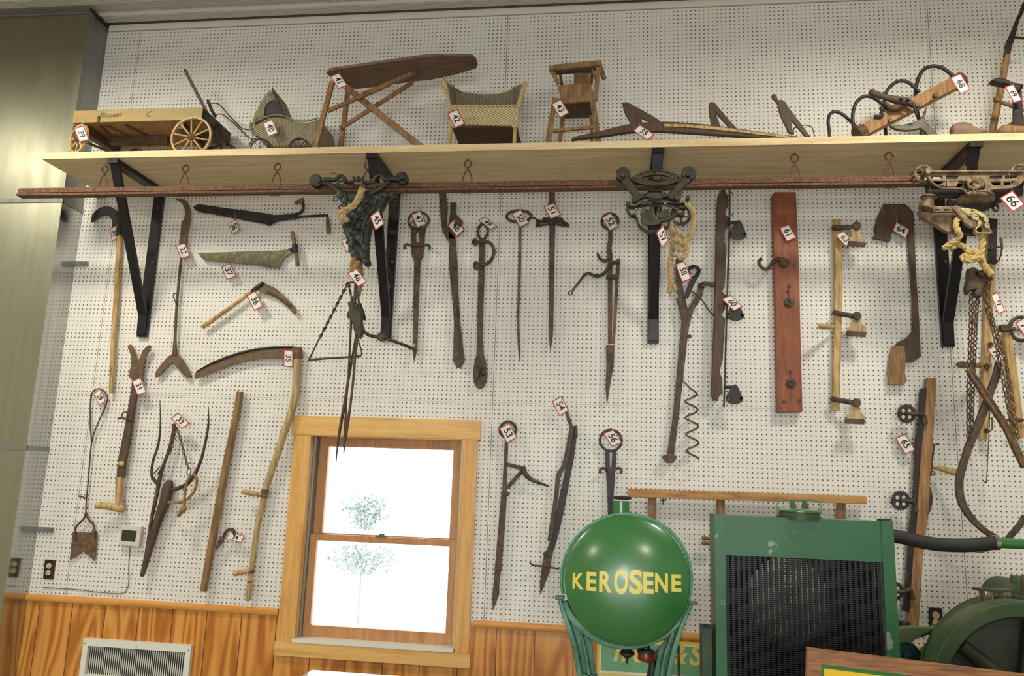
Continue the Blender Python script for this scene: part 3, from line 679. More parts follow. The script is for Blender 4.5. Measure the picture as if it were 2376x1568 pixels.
# 32 hay knife
t = thing('hay_knife', 'long iron hay knife with curved top blade and forked foot', 'hay knife', at(425, 520, .03))
B().slab(sm(A(700, 190, 770, 192, 802, 225, 820, 290, 815, 370, 797, 440, 790, 515, 765, 520, 738, 515, 748, 440, 755, 370, 775, 330, 780, 280, 765, 235, 735, 205), 3), .03, .006).put('blade', blade_br, t)
B().strip(A(764, 510, 748, 650, 728, 850, 716, 1000, 706, 1200, 704, 1330), [28, 15, 15, 15, 17, 34], .03, .010, curve=3).put('shank', iron, t)
B().tube(A(732, 905, 728, 885, 705, 880, 698, 895, 706, 925, 718, 960), 4.5, .045, 8, curve=4).put('thumb_hook', iron, t)
B().slab(sm(A(690, 1320, 722, 1320, 765, 1360, 808, 1435, 820, 1478, 810, 1495, 775, 1480, 735, 1432, 692, 1387, 650, 1415, 605, 1470, 565, 1490, 568, 1450, 612, 1390, 655, 1342), 2), .028, .008).put('forked_foot', blade_br, t)
# 38 saw with two side handles
use('c7'); t = thing('ice_saw', 'upper dark ice saw with one raised grip and one dropped end grip', 'saw', at(600, 490, .03))
B().slab(A(60, 137, 82, 122, 105, 113, 350, 148, 600, 180, 700, 199, 780, 196, 860, 184, 880, 186, 885, 232, 800, 240, 740, 247, 700, 262, 662, 286)+teeth(*A(640, 278, 150, 185), 26, -2.6)+A(130, 180, 85, 165), .03, .004).put('blade', black_iron, t)
B().tube(A(850, 200, 895, 188, 922, 170, 932, 140, 928, 85), 11, [.035, .035, .035, .04, .05], 10, curve=4).tube(A(870, 217, 960, 211, 1060, 205, 1124, 203, 1126, 235), 10, [.035, .035, .035, .04, .05], 10).put('handle_irons', black_iron, t)
B().tube(A(928, 76, 905, 92, 876, 105), [15, 19, 17], [.05, .075, .10], 12, dome=True).put('grip', wood_brown, t); B().tube(A(1124, 225, 1128, 285, 1132, 335), [13, 17, 19], .05, 12, dome=True).put('grip', wood_brown, t)
# 37
t = thing('ice_saw', 'lower grey ice saw with worn blade and upright crossbar grip', 'saw', at(600, 600, .03))
B().slab(A(100, 502, 400, 490, 740, 480, 800, 472, 850, 455, 872, 470, 865, 492, 815, 515, 790, 532, 765, 560, 752, 590, 745, 618, 680, 616, 600, 606)+teeth(*A(590, 603, 170, 563), 20, -2.2)+A(140, 548, 118, 525), .03, .004).put('blade', steel, t)
B().tube(A(848, 340, 856, 390, 865, 440), [15, 18, 14], .05, 12, dome=True).tube(A(870, 480, 880, 540, 890, 595), [12, 15, 18], .05, 12, dome=True).put('crossbar_grip', wood_brown, t)
B().tube(A(866, 432, 872, 495), 24, .05, 12).tube(A(830, 478, 865, 465), 18, .045, 8).put('ferrule', black_iron, t)
# 36 sickle
t = thing('sickle', 'small sickle with straight wooden handle and short toothed brown blade', 'sickle', at(590, 700, .03))
B().tube(A(142, 1082, 340, 942, 540, 795), [17, 16, 14], .04, 12, dome=True).put('handle', wood_tan, t)
B().tube(A(530, 802, 612, 740), 17, .04, 10, dome=True).put('ferrule', black_iron, t)
b_ = B().slab(sm(A(565, 790, 610, 738, 640, 745, 720, 785, 800, 855, 850, 910, 875, 950, 860, 985, 820, 942, 760, 888, 690, 843, 620, 820), 3), .035, .005)
for k in range(22):
    f = k/21; x = 640+190*f; y = 826+115*f**1.2+0; b_.tube(A(x, y-4, x+16, y-26), 2.2, .0415, 4)
b_.put('toothed_blade', blade_br, t)
# 35 scythe
t = thing('scythe', 'big scythe with long brown blade and bent wooden snath left of the window', 'scythe', at(680, 820, .04))
B().slab(sm(A(72, 1490, 88, 1435, 200, 1372, 400, 1296, 560, 1256, 700, 1240, 850, 1237, 905, 1258, 925, 1292, 920, 1330, 855, 1330, 800, 1340, 700, 1335, 560, 1342, 400, 1377, 250, 1430, 110, 1486), 3), .035, .004).put('blade', blade_br, t)
B().tube(A(90, 1436, 210, 1372, 400, 1300, 560, 1262, 700, 1247, 850, 1243), [4, 9, 10, 10, 10, 9], .041, 8, curve=3).put('blade_spine', black_iron, t)
B().tube(A(888, 1250, 890, 1335), 36, .04, 12, curve=0).put('ferrule', rust, t)
use('d8')
B().tube(A(1133, -130, 1126, 0, 1119, 110, 1090, 230, 1045, 350, 998, 500, 950, 640, 918, 745, 893, 870, 862, 1000, 842, 1150, 820, 1300, 800, 1478), [27, 26, 26, 26, 25, 24, 23, 22, 21, 20, 20, 19, 18], [.04, .04, .045, .05, .055, .05, .045, .04, .04, .04, .04, .04, .04], 12, curve=4, dome=True).put('snath', wood_grey, t)
B().tube(A(768, 757, 830, 768, 895, 780), [18, 17, 13], [.075, .06, .05], 12, dome=True).put('grip', wood_tan, t); B().tube(A(710, 1308, 770, 1298, 815, 1290), [18, 17, 13], [.07, .06, .05], 12, dome=True).put('grip', wood_tan, t)
B().tube(A(918, 740, 908, 795), 26, .042, 12).tube(A(877, 782, 935, 790), 7, .058, 8).tube(A(826, 1280, 818, 1303), 22, .042, 12).tube(A(798, 1362, 828, 1365), 4, .058, 6).put('grip_clamps', rust, t)
# 34 pole
t = thing('straight_pole', 'thick straight brown wooden pole leaning parallel to the scythe', 'pole', at(540, 1000, .04))
B().tube(A(748, 84, 722, 240, 645, 620, 575, 1000, 500, 1425), [24, 25, 26, 26, 25], .045, 14, dome=False).put('pole', wood_brown, t)
B().tube(A(700, 262, 735, 258), 4, [.06, .05], 6).tube(A(690, 258, 702, 262), 4, .06, 6).put('staple', wire_m, t)
B().slab(sm(A(583, 1150, 588, 1110, 605, 1075, 640, 1042, 645, 1060, 628, 1095, 600, 1130), 3), .045, .008).tube(A(638, 1052, 655, 1022, 680, 1010, 702, 1020, 708, 1042), [11, 11, 11, 11, 10], .05, 10, curve=4, dome=True).put('iron_hook', iron, t)
# 33 grapple
t = thing('iron_grapple', 'iron grapple with two long curved tines, chain and knotted cord', 'grapple', at(415, 980, .06))
B().tube(A(206, 140, 210, 300, 195, 440, 160, 550, 150, 640, 170, 680, 190, 705), [2, 6, 8, 9, 9, 12, 9], [.13, .11, .09, .075, .07, .06, .06], 10, curve=4).put('tine', iron, t)
B().tube(A(535, 190, 530, 330, 490, 520, 440, 640, 380, 710, 290, 745), [2, 8, 10, 13, 14, 14], [.16, .13, .10, .08, .065, .06], 10, curve=4).put('tine', iron, t)
B().tube(A(298, 300, 300, 345, 270, 470, 230, 580, 203, 680, 180, 800, 150, 940, 118, 1150, 90, 1310), [14, 13, 12, 12, 14, 13, 12, 12, 14], .055, 10, curve=4).tube(A(165, 635, 205, 590, 220, 592, 190, 640), 4, .07, 6).put('hinge_bar', iron, t)
B().tube(A(268, 698, 258, 740, 240, 820, 190, 960, 145, 1120, 110, 1240, 88, 1318), [28, 38, 36, 28, 23, 19, 15], .05, 14, curve=3, dome=True).put('wooden_stock', wood_dark, t)
B().chain(A(316, 320, 345, 400, 375, 520, 398, 600), .016, .026, [.075, .075, .08, .085], .0027).chain(A(310, 360, 296, 420, 280, 490), .016, .026, .075, .0027).ring(402, 622, 14, 24, 4, .09, 16).put('chain', iron, t)
B().rope(A(432, 632, 456, 680, 435, 755, 385, 808, 320, 830, 262, 828), 10, .10).rope(A(412, 645, 385, 700, 374, 780, 370, 862), 9, .105).put('cord', rope_d, t)
b_ = B()
for dx, dy, r in ((0, 0, 22), (-16, 18, 18), (14, -14, 18), (-24, 34, 14)):
    (u, v), = A(358+dx, 882+dy); b_.ball(P(u, v, .105), r/SC()*mpp(u, v, .1), 8)
b_.put('knot', rope_d, t)
# 31 clawed digger
use('d7'); t = thing('clawed_digging_bar', 'claw headed digging bar with bent wooden foot grip', 'digging tool', at(315, 900, .05))
B().slab(sm(A(495, 62, 515, 48, 535, 82, 553, 150, 580, 92, 615, 52, 630, 66, 604, 120, 586, 180, 580, 240, 560, 252, 512, 248, 503, 215, 515, 170, 513, 110), 3), .035, .010).put('claw', blade_br, t)
B().strip(A(542, 245, 530, 330, 507, 470, 482, 620, 460, 730, 451, 828), [36, 34, 36, 44, 44, 42], .035, .020, curve=3).put('bar', wood_dark, t)
B().ring(478, 465, 17, 22, 4, .06, 16).tube(A(440, 484, 462, 478, 515, 490), 6, .062, 8, dome=True).tube(A(500, 440, 515, 490), 12, .05, 8).put('trigger_ring', iron, t)
B().tube(A(447, 748, 476, 750), 15, .055, 12).put('collar', wood_tan, t)
B().tube(A(449, 828, 447, 900, 447, 1000), [21, 21, 23], .045, 12).tube(A(318, 990, 380, 998, 462, 1012), [20, 20, 24], [.09, .065, .045], 12, dome=True).put('foot_grip', wood_tan, t)
# thermostat + wire, outlets
t = thing('thermostat', 'cream wall thermostat with a dark square screen', 'thermostat', at(300, 1240, .01))
B().slab(A(460, 1108, 578, 1118, 560, 1236, 440, 1224), .008, .030, bev=.004).put('case', plast, t); B().slab(A(464, 1134, 549, 1142, 538, 1207, 456, 1199), .036, .004).put('screen', lcd, t)
tag_(B().tube(A(510, 1232, 502, 1345, 503, 1420, 494, 1480, 465, 1507, 400, 1507, 310, 1500, 180, 1484, 0, 1473), 2.2, .010, 6, curve=4).put('thermostat_wire', plain('grey_wire', (104, 98, 92), .5)), 'thin grey wire running from the thermostat down and left along the wood trim', 'wire')
def outlet(cn, pl, s1, s2, lab, r):
    use(cn); t = thing('wall_outlet', lab, 'outlet', tuple(P(*A(*pl[:2])[0], .01)))
    B().slab(A(*pl), .0065, .006, bev=.002).put('cover_plate', plate_m, t)
    for s in (s1, s2):
        (u, v), = A(*s); c_ = P(u, v, .0135); q = r/SC()*mpp(u, v, 0); b_ = B()
        b_.lathe(c_, (0, -1, 0), [(0, 0), (0, q), (.003, q*.97), (.0031, 0)], 20)
        so = b_.put('socket', ivory, t)
        b_ = B()
        for sx_ in (-.35, .35): b_.box((c_.x+sx_*q-.001, c_.y-.0038, c_.z), (c_.x+sx_*q+.001, c_.y-.003, c_.z+q*.45))
        b_.box((c_.x-.002, c_.y-.0038, c_.z-q*.6), (c_.x+.002, c_.y-.003, c_.z-q*.3)); b_.put('slots', dark_in, so)
outlet('e6', (420, 476, 521, 482, 497, 666, 402, 656), (459, 535), (452, 600), 'double wall outlet with bronze plate low on the wall beside the duct', 25)
outlet('g4', (664, 562, 868, 574, 866, 870, 674, 862), (768, 676), (768, 788), 'double wall outlet with bronze plate right of the geared beam', 52)
# 47 spear
use('d1'); t = thing('hay_harpoon', 'flat iron harpoon with round ring, keyhole and scrolled crossguard', 'harpoon', at(970, 500, .03))
B().ring(222, 288, 76, 66, 8, .035).ring(180, 312, 16, 20, 4, .035, 14).put('ring', iron, t)
B().slab(A(162, 335, 278, 335, 268, 372, 262, 460, 256, 540, 237, 585, 222, 900, 214, 1170, 212, 1225, 190, 1316, 178, 1225, 190, 590, 170, 530, 165, 450, 166, 372), .025, .010, [A(203, 378, 213, 366, 223, 378, 223, 442, 203, 442), A(184, 1178, 196, 1178, 196, 1205, 184, 1205)]).put('spear_blade', iron, t)
B().tube(A(122, 492, 120, 470, 140, 458, 165, 466, 212, 466, 262, 466, 285, 462, 303, 475, 302, 494), 9, .042, 8, curve=4, dome=True).put('crossguard', iron, t)
# 48
t = thing('forked_iron_bar', 'heavy iron bar with forked top and paddle shaped foot', 'iron bar', at(1050, 520, .03))
B().strip(A(395, 85, 405, 200, 406, 300, 425, 370, 468, 430), [50, 54, 40, 45, 58], .03, .014, curve=3).strip(A(475, 155, 471, 235, 458, 320, 468, 420), [46, 38, 40, 44], .03, .014, curve=3).slab(A(490, 232, 545, 290, 530, 335, 480, 310), .044, .01).put('forked_head', iron, t)
B().strip(A(468, 425, 473, 600, 490, 850, 503, 1030, 510, 1200, 514, 1300, 514, 1356), [50, 62, 46, 46, 70, 88, 30], .028, .012, curve=3).put('bar', iron, t)
B().strip(A(500, 900, 518, 1100, 524, 1290), [4, 6, 4], .040, .003).put('ridge', black_iron, t)
# 49
t = thing('spoon_ended_bar', 'iron bar with oval eye, side curl and rounded spoon foot', 'iron bar', at(1120, 540, .03))
B().ring(690, 368, 36, 58, 10, .04).tube(A(650, 455, 628, 455, 622, 437, 636, 428, 660, 445, 705, 438, 750, 455, 772, 505, 760, 560, 722, 600, 668, 606, 640, 595, 630, 612, 640, 632, 668, 636, 690, 625), 12, .05, 10, curve=4).put('eye_and_curl', iron, t)
B().strip(A(686, 430, 681, 640, 673, 900, 668, 1150, 670, 1290), [42, 44, 42, 42, 56], .028, .012).slab(sm(A(645, 1270, 698, 1270, 718, 1350, 722, 1420, 702, 1488, 668, 1512, 636, 1488, 620, 1420, 625, 1345), 4), .026, .012).put('bar', iron, t)
B().tube(A(650, 1345, 668, 1375, 660, 1430, 640, 1445), 6, .04, 6, curve=3).tube(A(700, 1355, 680, 1375, 690, 1410, 712, 1400), 6, .04, 6, curve=3).disc(672, 690, 8, .04, .004, 10).disc(660, 1278, 8, .04, .004, 10).put('cast_scrolls', black_iron, t)
# 50
t = thing('eyed_rod', 'thin rusty rod with a wide oval eye at its top', 'rod', at(1208, 500, .03))
B().ring(952, 255, 90, 44, 10, .035).put('oval_eye', iron, t)
B().strip(A(960, 300, 958, 600, 951, 850, 946, 1000, 950, 1150, 956, 1240, 960, 1316), [22, 21, 18, 18, 18, 15, 3], .03, .008, curve=2).put('rod', rust, t)
# 51
t = thing('hay_spear', 'sword shaped hay spear with an ornate pierced crossguard', 'hay spear', at(1280, 490, .03))
B().strip(A(1190, 60, 1193, 160, 1196, 300, 1190, 700, 1186, 1060, 1185, 1120, 1182, 1232), [38, 52, 42, 36, 34, 30, 3], .028, .010).put('blade', iron, t)
B().slab(A(1050, 266, 1062, 256, 1088, 276, 1120, 284, 1128, 264, 1258, 264, 1290, 293, 1320, 314, 1318, 330, 1285, 326, 1215, 314, 1165, 314, 1090, 328, 1072, 322, 1080, 300, 1072, 272), .038, .016, [A(1105, 303, 1165, 298, 1165, 308, 1110, 314), A(1215, 298, 1265, 302, 1285, 312, 1220, 308)]).put('crossguard', black_iron, t)
# 52
use('d2'); t = thing('levered_harpoon', 'long double bar harpoon with round ring, side hook and bent trip lever', 'harpoon', at(1415, 520, .03))
B().ring(545, 667, 82, 82, 13, .035).put('ring', iron, t)
B().strip(A(548, 740, 550, 850, 538, 930, 546, 1000, 546, 1210, 547, 1560, 545, 1900), [44, 46, 50, 52, 46, 46, 38], .028, .012).tube(A(420, 995, 440, 1040, 482, 1065, 530, 1050, 552, 1000), [11, 15, 17, 17, 14], .045, 10, curve=4, dome=True).put('main_bar', iron, t)
B().tube(A(630, 1075, 575, 1090, 530, 1130, 490, 1190, 430, 1218, 375, 1212, 325, 1192, 285, 1215, 230, 1285, 165, 1368), [18, 17, 18, 17, 17, 17, 16, 14, 12, 10], .055, 10, curve=3).ring(145, 1392, 20, 20, 6, .055, 16).disc(632, 1072, 20, .045, .02).put('trip_lever', iron, t)
B().strip(A(628, 1072, 618, 1250, 600, 1560, 580, 1900), [38, 34, 34, 30], .03, .010).put('side_bar', rust, t)
B().slab(A(508, 1205, 632, 1205, 632, 1245, 508, 1245), .026, .022).put('collar', iron, t)
use('px'); B().slab(A(1406, 800, 1426, 800, 1424, 850, 1417, 885, 1408, 943, 1405, 900, 1407, 850), .026, .013).put('barbed_tip', iron, t)
# 53
use('e2'); t = thing('hay_harpoon', 'harpoon with small ring, triangular brace and curved side handle', 'harpoon', at(1180, 1010, .03))
B().ring(220, 327, 52, 52, 10, .035).put('ring', iron, t)
B().strip(A(210, 395, 203, 550, 198, 690, 190, 800, 175, 1000, 155, 1230, 145, 1330, 140, 1395, 122, 1500), [22, 24, 30, 38, 42, 42, 34, 44, 3], .028, .012).put('bar', iron, t)
B().strip(A(212, 552, 320, 580), 26, .03, .01).strip(A(322, 585, 212, 705), 24, .03, .01).tube(A(320, 575, 336, 620, 380, 655, 480, 692), [16, 17, 13, 7], .045, 10, curve=4, dome=True).put('braced_handle', iron, t)
B().slab(A(176, 730, 224, 732, 222, 758, 175, 755), .025, .02).put('collar', iron, t)
B().slab(A(133, 1220, 178, 1222, 176, 1243, 132, 1240), .025, .02).put('collar', iron, t)
# 54
t = thing('hay_harpoon', 'bent double bar harpoon with small crosswise hook wires near its tip', 'harpoon', at(1310, 1000, .03))
B().strip(A(598, 205, 612, 250, 628, 300, 625, 370, 602, 490, 578, 575, 548, 620, 534, 750, 512, 900, 490, 1050), [22, 22, 24, 30, 30, 30, 30, 28, 28, 28], .04, .01, curve=2).put('front_bar', iron, t)
B().strip(A(652, 320, 630, 500, 600, 650, 560, 850, 515, 1050, 480, 1145), [40, 40, 42, 48, 42, 44], .025, .012, curve=2).put('rear_bar', black_iron, t)
B().tube(A(640, 312, 668, 312), 12, .045, 10).tube(A(658, 308, 662, 375), 13, .04, 10).put('pivot', iron, t)
B().strip(A(484, 1120, 470, 1200, 460, 1260, 445, 1320, 430, 1398), [50, 56, 50, 34, 3], .026, .014).slab(A(450, 1122, 512, 1130, 508, 1150, 446, 1142), .036, .012).put('tip', iron, t)
B().tube(A(360, 1188, 385, 1208, 440, 1212, 500, 1222, 552, 1230), [4, 6, 6, 6, 4], [.08, .05, .045, .05, .08], 8, curve=3).put('hook_wires', iron, t)
# 56
t = thing('hay_harpoon', 'two pronged harpoon with ring half hidden behind the green tank', 'harpoon', at(1415, 1020, .03))
B().ring(888, 396, 70, 68, 8, .035).put('ring', iron, t)
B().strip(A(865, 465, 868, 600), 30, .028, .01).strip(A(913, 465, 904, 600), 28, .028, .01).strip(A(885, 590, 887, 640, 887, 715, 886, 900, 880, 1040), [58, 56, 44, 30, 28], .026, .012).put('prongs', black_iron, t)
B().tube(A(822, 606, 818, 588, 835, 576, 860, 584, 888, 590, 925, 580, 945, 576, 958, 592, 952, 606), 8, .044, 8, curve=4, dome=True).disc(888, 592, 22, .036, .014).put('crossguard', iron, t)
# 60 planter beam
use('d4'); t = thing('corn_planter_beam', 'dark wooden planter beam with iron rod and three fan shaped plates', 'planter beam', at(1680, 700, .04))
B().slab(A(125, 85, 145, 52, 170, 55, 188, 95, 190, 150, 172, 180, 172, 210, 192, 230, 192, 270, 168, 310, 165, 370, 178, 420, 172, 560, 166, 660, 152, 690, 178, 720, 168, 800, 150, 838, 170, 862, 160, 1000, 155, 1120, 135, 1190, 150, 1240, 155, 1330, 132, 1348, 125, 1375, 100, 1370, 83, 1340, 88, 1200, 100, 900, 108, 640, 112, 400, 120, 150), .035, .045, bev=.004).put('beam', wood_dark, t)
B().strip(A(198, 48, 196, 300, 180, 800, 162, 1415), 11, .085, .008).tube(A(205, 70, 218, 75, 216, 90), 3, .09, 6).tube(A(203, 202, 215, 207, 213, 220), 3, .09, 6).tube(A(175, 1222, 186, 1227, 184, 1245), 3, .09, 6).put('long_rod', black_iron, t)
for dx, dy in ((0, 0), (-16, 508), (-22, 1030)):
    B().slab(sm(A(215+dx, 285+dy, 245+dx, 248+dy, 268+dx, 252+dy, 300+dx, 325+dy, 303+dx, 350+dy, 262+dx, 368+dy, 212+dx, 360+dy, 196+dx, 335+dy), 2), .10, .004, [A(282+dx, 333+dy, 300+dx, 322+dy, 302+dx, 330+dy, 288+dx, 340+dy), A(200+dx, 323+dy, 216+dx, 333+dy, 212+dx, 339+dy, 200+dx, 332+dy)]).tube(A(190+dx, 262+dy, 262+dx, 260+dy), 10, .095, 8, dome=True).put('fan_plate', black_iron, t)
B().tube(A(35, 638, 108, 650), 14, .06, 8).tube(A(-40, 690, 20, 740, 60, 800, 100, 845), 5, .05, 6, curve=3).ring(30, 648, 10, 14, 8, .06, 12).put('side_brace', iron, t)
# 61 red board
t = thing('red_brown_board', 'wide varnished red brown board with iron hook and round fittings', 'board', at(1830, 700, .03))
B().slab(A(463, 88, 480, 68, 613, 68, 622, 240, 633, 520, 642, 960, 655, 1445, 497, 1450, 490, 960, 470, 300), .012, .045, bev=.003).put('board', wood_red, t)
B().tube(A(393, 488, 380, 510, 398, 542, 435, 550, 475, 505, 515, 487, 560, 512), [11, 10, 10, 11, 12, 14, 15], [.10, .10, .095, .09, .075, .068, .068], 10, curve=4, dome=True).disc(535, 515, 28, .057, .02).put('iron_hook', iron, t)
for cx_, cy_ in ((568, 762), (580, 1268)):
    B().disc(cx_, cy_, 31, .057, .010).ring(cx_, cy_, 14, 14, 4, .07, 18).disc(cx_-4, cy_-72, 8, .057, .008).tube(A(cx_-3, cy_-68, cx_-2, cy_-30), 3, .059, 6).put('round_fitting', iron, t)
for cx_, cy_ in ((570, 660), (538, 1382), (630, 1377)): B().disc(cx_, cy_, 11, .057, .006, 12).put('bolt_head', iron, t)
# 63 stick with arms
t = thing('three_armed_stick', 'pale wooden stick carrying three iron arms with toothed plates', 'planter stick', at(1940, 650, .04))
B().strip(A(872, 238, 880, 560, 880, 830, 874, 1000, 865, 1440), [46, 48, 46, 46, 46], .03, .024, bev=.004).put('stick', wood_tan, t)
B().tube(A(855, 914, 820, 916, 785, 912, 765, 908), [10, 13, 18, 17], [.055, .085, .12, .135], 12, curve=3, dome=True).put('knob', wood_tan, t)
for (x0_, y0_, x1_, y1_, pl_) in ((850, 295, 990, 288, (955, 300, 990, 285, 1014, 292, 1018, 345, 1050, 362, 1046, 385, 945, 385, 950, 360, 965, 345)), (853, 825, 992, 850, (962, 872, 1020, 848, 1024, 890, 1057, 920, 1053, 950, 934, 942, 938, 925, 960, 905)), (842, 1366, 988, 1392, (956, 1402, 1012, 1388, 1016, 1440, 1044, 1475, 1042, 1498, 924, 1488, 928, 1470, 956, 1450))):
    a_ = B().tube(A(x0_, y0_, (x0_+x1_)/2, (y0_+y1_)/2, x1_, y1_), [17, 15, 18], [.055, .08, .10], 10, dome=True).disc(x1_-4, y1_, 26, .09, .03).put('arm', iron, t)
    B().slab(A(*pl_), .10, .004).put('plate', wood_grey, a_)
    (xa, ya, xb, yb) = (pl_[-6], pl_[-5], pl_[-8], pl_[-7]) if len(pl_) > 16 else (pl_[10], pl_[11], pl_[8], pl_[9])
    lo = min(pl_[1::2]); yb_ = max(pl_[1::2]); xs_ = [pl_[i] for i in range(0, len(pl_), 2) if pl_[i+1] > yb_-30]
    x0, x1 = min(xs_), max(xs_)
    B().slab(A(x0, yb_-12, x1, yb_-4, x1-2, yb_+26)+teeth(*A(x1-2, yb_+26, x0-4, yb_+20), 1, -.1)+A(x0-2, yb_+18), .10, .012).tube(A(x0-6, yb_+2, x1+6, yb_+8), 5, .108, 6).put('toothed_edge', iron, a_)
# 64 wooden cutter
use('d5'); t = thing('double_bladed_cutter', 'dark wooden tool with broad curved head above and below a thin bar', 'cutter', at(2090, 540, .03))
B().slab(A(190, 412, 325, 412, 378, 462, 386, 640, 398, 900, 405, 1000, 415, 1150, 425, 1370, 375, 1407, 335, 1405, 300, 1340, 262, 1300, 290, 1275, 340, 1250, 372, 1210, 370, 1000, 355, 800, 340, 600, 300, 588, 250, 582, 240, 600, 232, 647, 120, 628, 140, 600, 132, 570, 155, 490), .02, .016, bev=.002).put('body', wood_dark, t)
B().slab(A(240, 1305, 318, 1305, 330, 1370, 325, 1475, 338, 1520, 320, 1548, 222, 1545, 230, 1500, 214, 1480, 228, 1400), .036, .014, bev=.003).disc(282, 1340, 9, .05, .004, 12).put('lower_plate', wood_brown, t)
# 65 geared beam
use('d6'); t = thing('geared_beam', 'tall red brown wooden beam with toothed iron rack and three cog wheels', 'geared beam', at(2130, 1000, .04))
B().slab(A(405, 225, 453, 228, 446, 400, 432, 600, 420, 760, 410, 950, 392, 1100, 380, 1200, 355, 1600, 297, 1600, 325, 1200, 345, 1000, 368, 620, 385, 470, 398, 290), .025, .05, bev=.004).put('beam', wood_old, t)
R1 = A(372, 282, 398, 280, 388, 470, 368, 620, 352, 800, 340, 1000, 325, 1180, 308, 1390, 300, 1500, 268, 1500)
b_ = B().slab(R1[:-1]+A(272, 1490)+teeth(*A(274, 1460, 292, 1270), 11, -2.8)+A(300, 1180, 314, 1000)+teeth(*A(316, 985, 332, 780), 12, -2.8)+A(338, 700, 344, 560, 350, 520)+teeth(*A(352, 500, 362, 320), 11, -2.8), .05, .03, bev=.002)
b_.put('toothed_rack', black_iron, t)
def cog(cx_, cy_, r, d):
    o = []
    for k in range(72):
        a = 2*PI*k/72; q = r if (k % 3) == 0 else r*.86; o.append((cx_+math.cos(a)*q, cy_+math.sin(a)*q))
    hs = []
    for k in range(4):
        a = PI/4+k*PI/2; hs.append(A(*[z for j in range(10) for z in (cx_+math.cos(a)*r*.42+math.cos(j*2*PI/10)*r*.2, cy_+math.sin(a)*r*.42+math.sin(j*2*PI/10)*r*.2)]))
    return B().slab(A(*[z for p in o for z in p]), d, .008, hs).disc(cx_, cy_, r*.2, d+.008, .012, 12)
for cx_, cy_, r, tx, ty in ((290, 420, 56, 400, 440), (258, 892, 58, 350, 915), (226, 1385, 56, 330, 1390)):
    g_ = cog(cx_, cy_, r, .085).put('cog_wheel', black_iron, t)
    B().tube(A(cx_, cy_, (cx_+tx)/2, cy_+2, tx-20, ty-12, tx-10, ty+35), [9, 11, 13, 15], [.10, .105, .095, .085], 10, curve=4).put('cog_arm', iron, t)
B().tube(A(432, 710, 470, 716), 9, [.05, .07], 8).tube(A(462, 715, 500, 724, 545, 738, 570, 744), [13, 16, 19, 15], [.07, .09, .12, .135], 12, curve=3, dome=True).put('side_grip', wood_tan, t)
B().tube(A(465, 584, 440, 590, 432, 640, 424, 720, 420, 760), 5, [.09, .07, .06, .06, .06], 8).ring(432, 744, 10, 10, 4, .08, 12).slab(sm(A(412, 820, 425, 835, 432, 880, 425, 930, 405, 965), 3), .03, .02).put('crank', iron, t)
# rack above the radiator
use('px'); t = thing('wooden_rack_frame', 'long horizontal wooden rail on three posts behind the green radiator', 'rack', at(1730, 1150, .05))
B().slab(A(1456, 1133, 2011, 1151, 2011, 1169, 1456, 1153), .045, .03, bev=.004).put('rail', wood_grainx, t)
for x0, x1, y0, y1 in ((1504, 1523, 1153, 1300), (1663, 1682, 1158, 1330), (1942, 1963, 1165, 1330)): B().slab(A(x0, y0, x1, y0+1, x1, y1, x0, y1), .03, .02, bev=.002).put('post', wood_brown, t)
B().tube(A(1660, 1249, 1645, 1249, 1631, 1248), [4, 4, 5], .06, 10, dome=True).put('spool', wood_brown, t)
B().tube(A(1660, 1260, 1645, 1260, 1631, 1259), [4, 4, 5], .06, 10, dome=True).put('spool', wood_brown, t)
tag_(B().tube(A(1531, 1160, 1540, 1162, 1547, 1158), 1.6, .03, 6).tube(A(1538, 1155, 1539, 1171), 1.6, .03, 6).put('peg_hook', steel), 'small empty metal peg hook under the wooden rack rail', 'hook')
# 58 fork with auger
use('d3'); t = thing('pronged_fork', 'heavy iron bar branching into three prongs at the top', 'fork', at(1600, 650, .04))
B().strip(A(300, 0, 300, 110, 303, 200, 330, 320, 346, 440, 330, 620, 312, 800, 292, 1000, 270, 1200, 238, 1425), [48, 48, 46, 46, 54, 54, 50, 46, 44, 52], .035, .014, curve=2).put('main_bar', iron, t)
B().strip(A(415, 130, 392, 180, 350, 285), [42, 40, 34], .05, .012).tube(A(385, 112, 365, 98, 375, 72, 405, 58, 438, 72, 440, 100, 412, 150), [10, 12, 14, 16, 17, 18, 18], [.075, .075, .07, .065, .06, .055, .055], 8, curve=3, flat=.5).put('curled_prong', black_iron, t)
B().strip(A(462, 178, 458, 225, 435, 290, 388, 365, 368, 450, 352, 560, 340, 700, 325, 870), [44, 46, 44, 42, 34, 18, 14, 8], .038, .012, curve=3).disc(375, 568, 14, .04, .015).put('right_prong', iron, t)
B().tube(A(283, 285, 298, 330, 315, 400, 322, 445), 8, .05, 8, curve=3).put('left_wire', iron, t)
B().slab(sm(A(183, 1432, 280, 1432, 275, 1462, 258, 1484, 235, 1486, 212, 1484, 190, 1462), 3), .03, .03).put('foot', iron, t)
t = thing('corkscrew_auger', 'thin metal corkscrew spiral hanging beside the pronged fork', 'auger', at(1600, 900, .06))
pts = [P(*A(333, 690)[0], .05), P(*A(325, 840)[0], .05), P(*A(330, 890)[0], .055)]
k0 = mpp(1600, 950, .06)/SC(); ax0, ax1 = P(*A(386, 940)[0], .07), P(*A(400, 1462)[0], .07)
for k in range(0, 91):
    f = k/90; a = -2.2+f*2*PI*4.35; rr_ = 44*k0*min(1, .45+f*6); c_ = ax0.lerp(ax1, f); pts.append(c_+Vector((math.cos(a+PI)*rr_*-1, math.sin(a)*rr_*.9, 0)))
B().tube3(pts, [7*k0]*80+[6*k0, 3*k0], 8).put('spiral', steel, t)
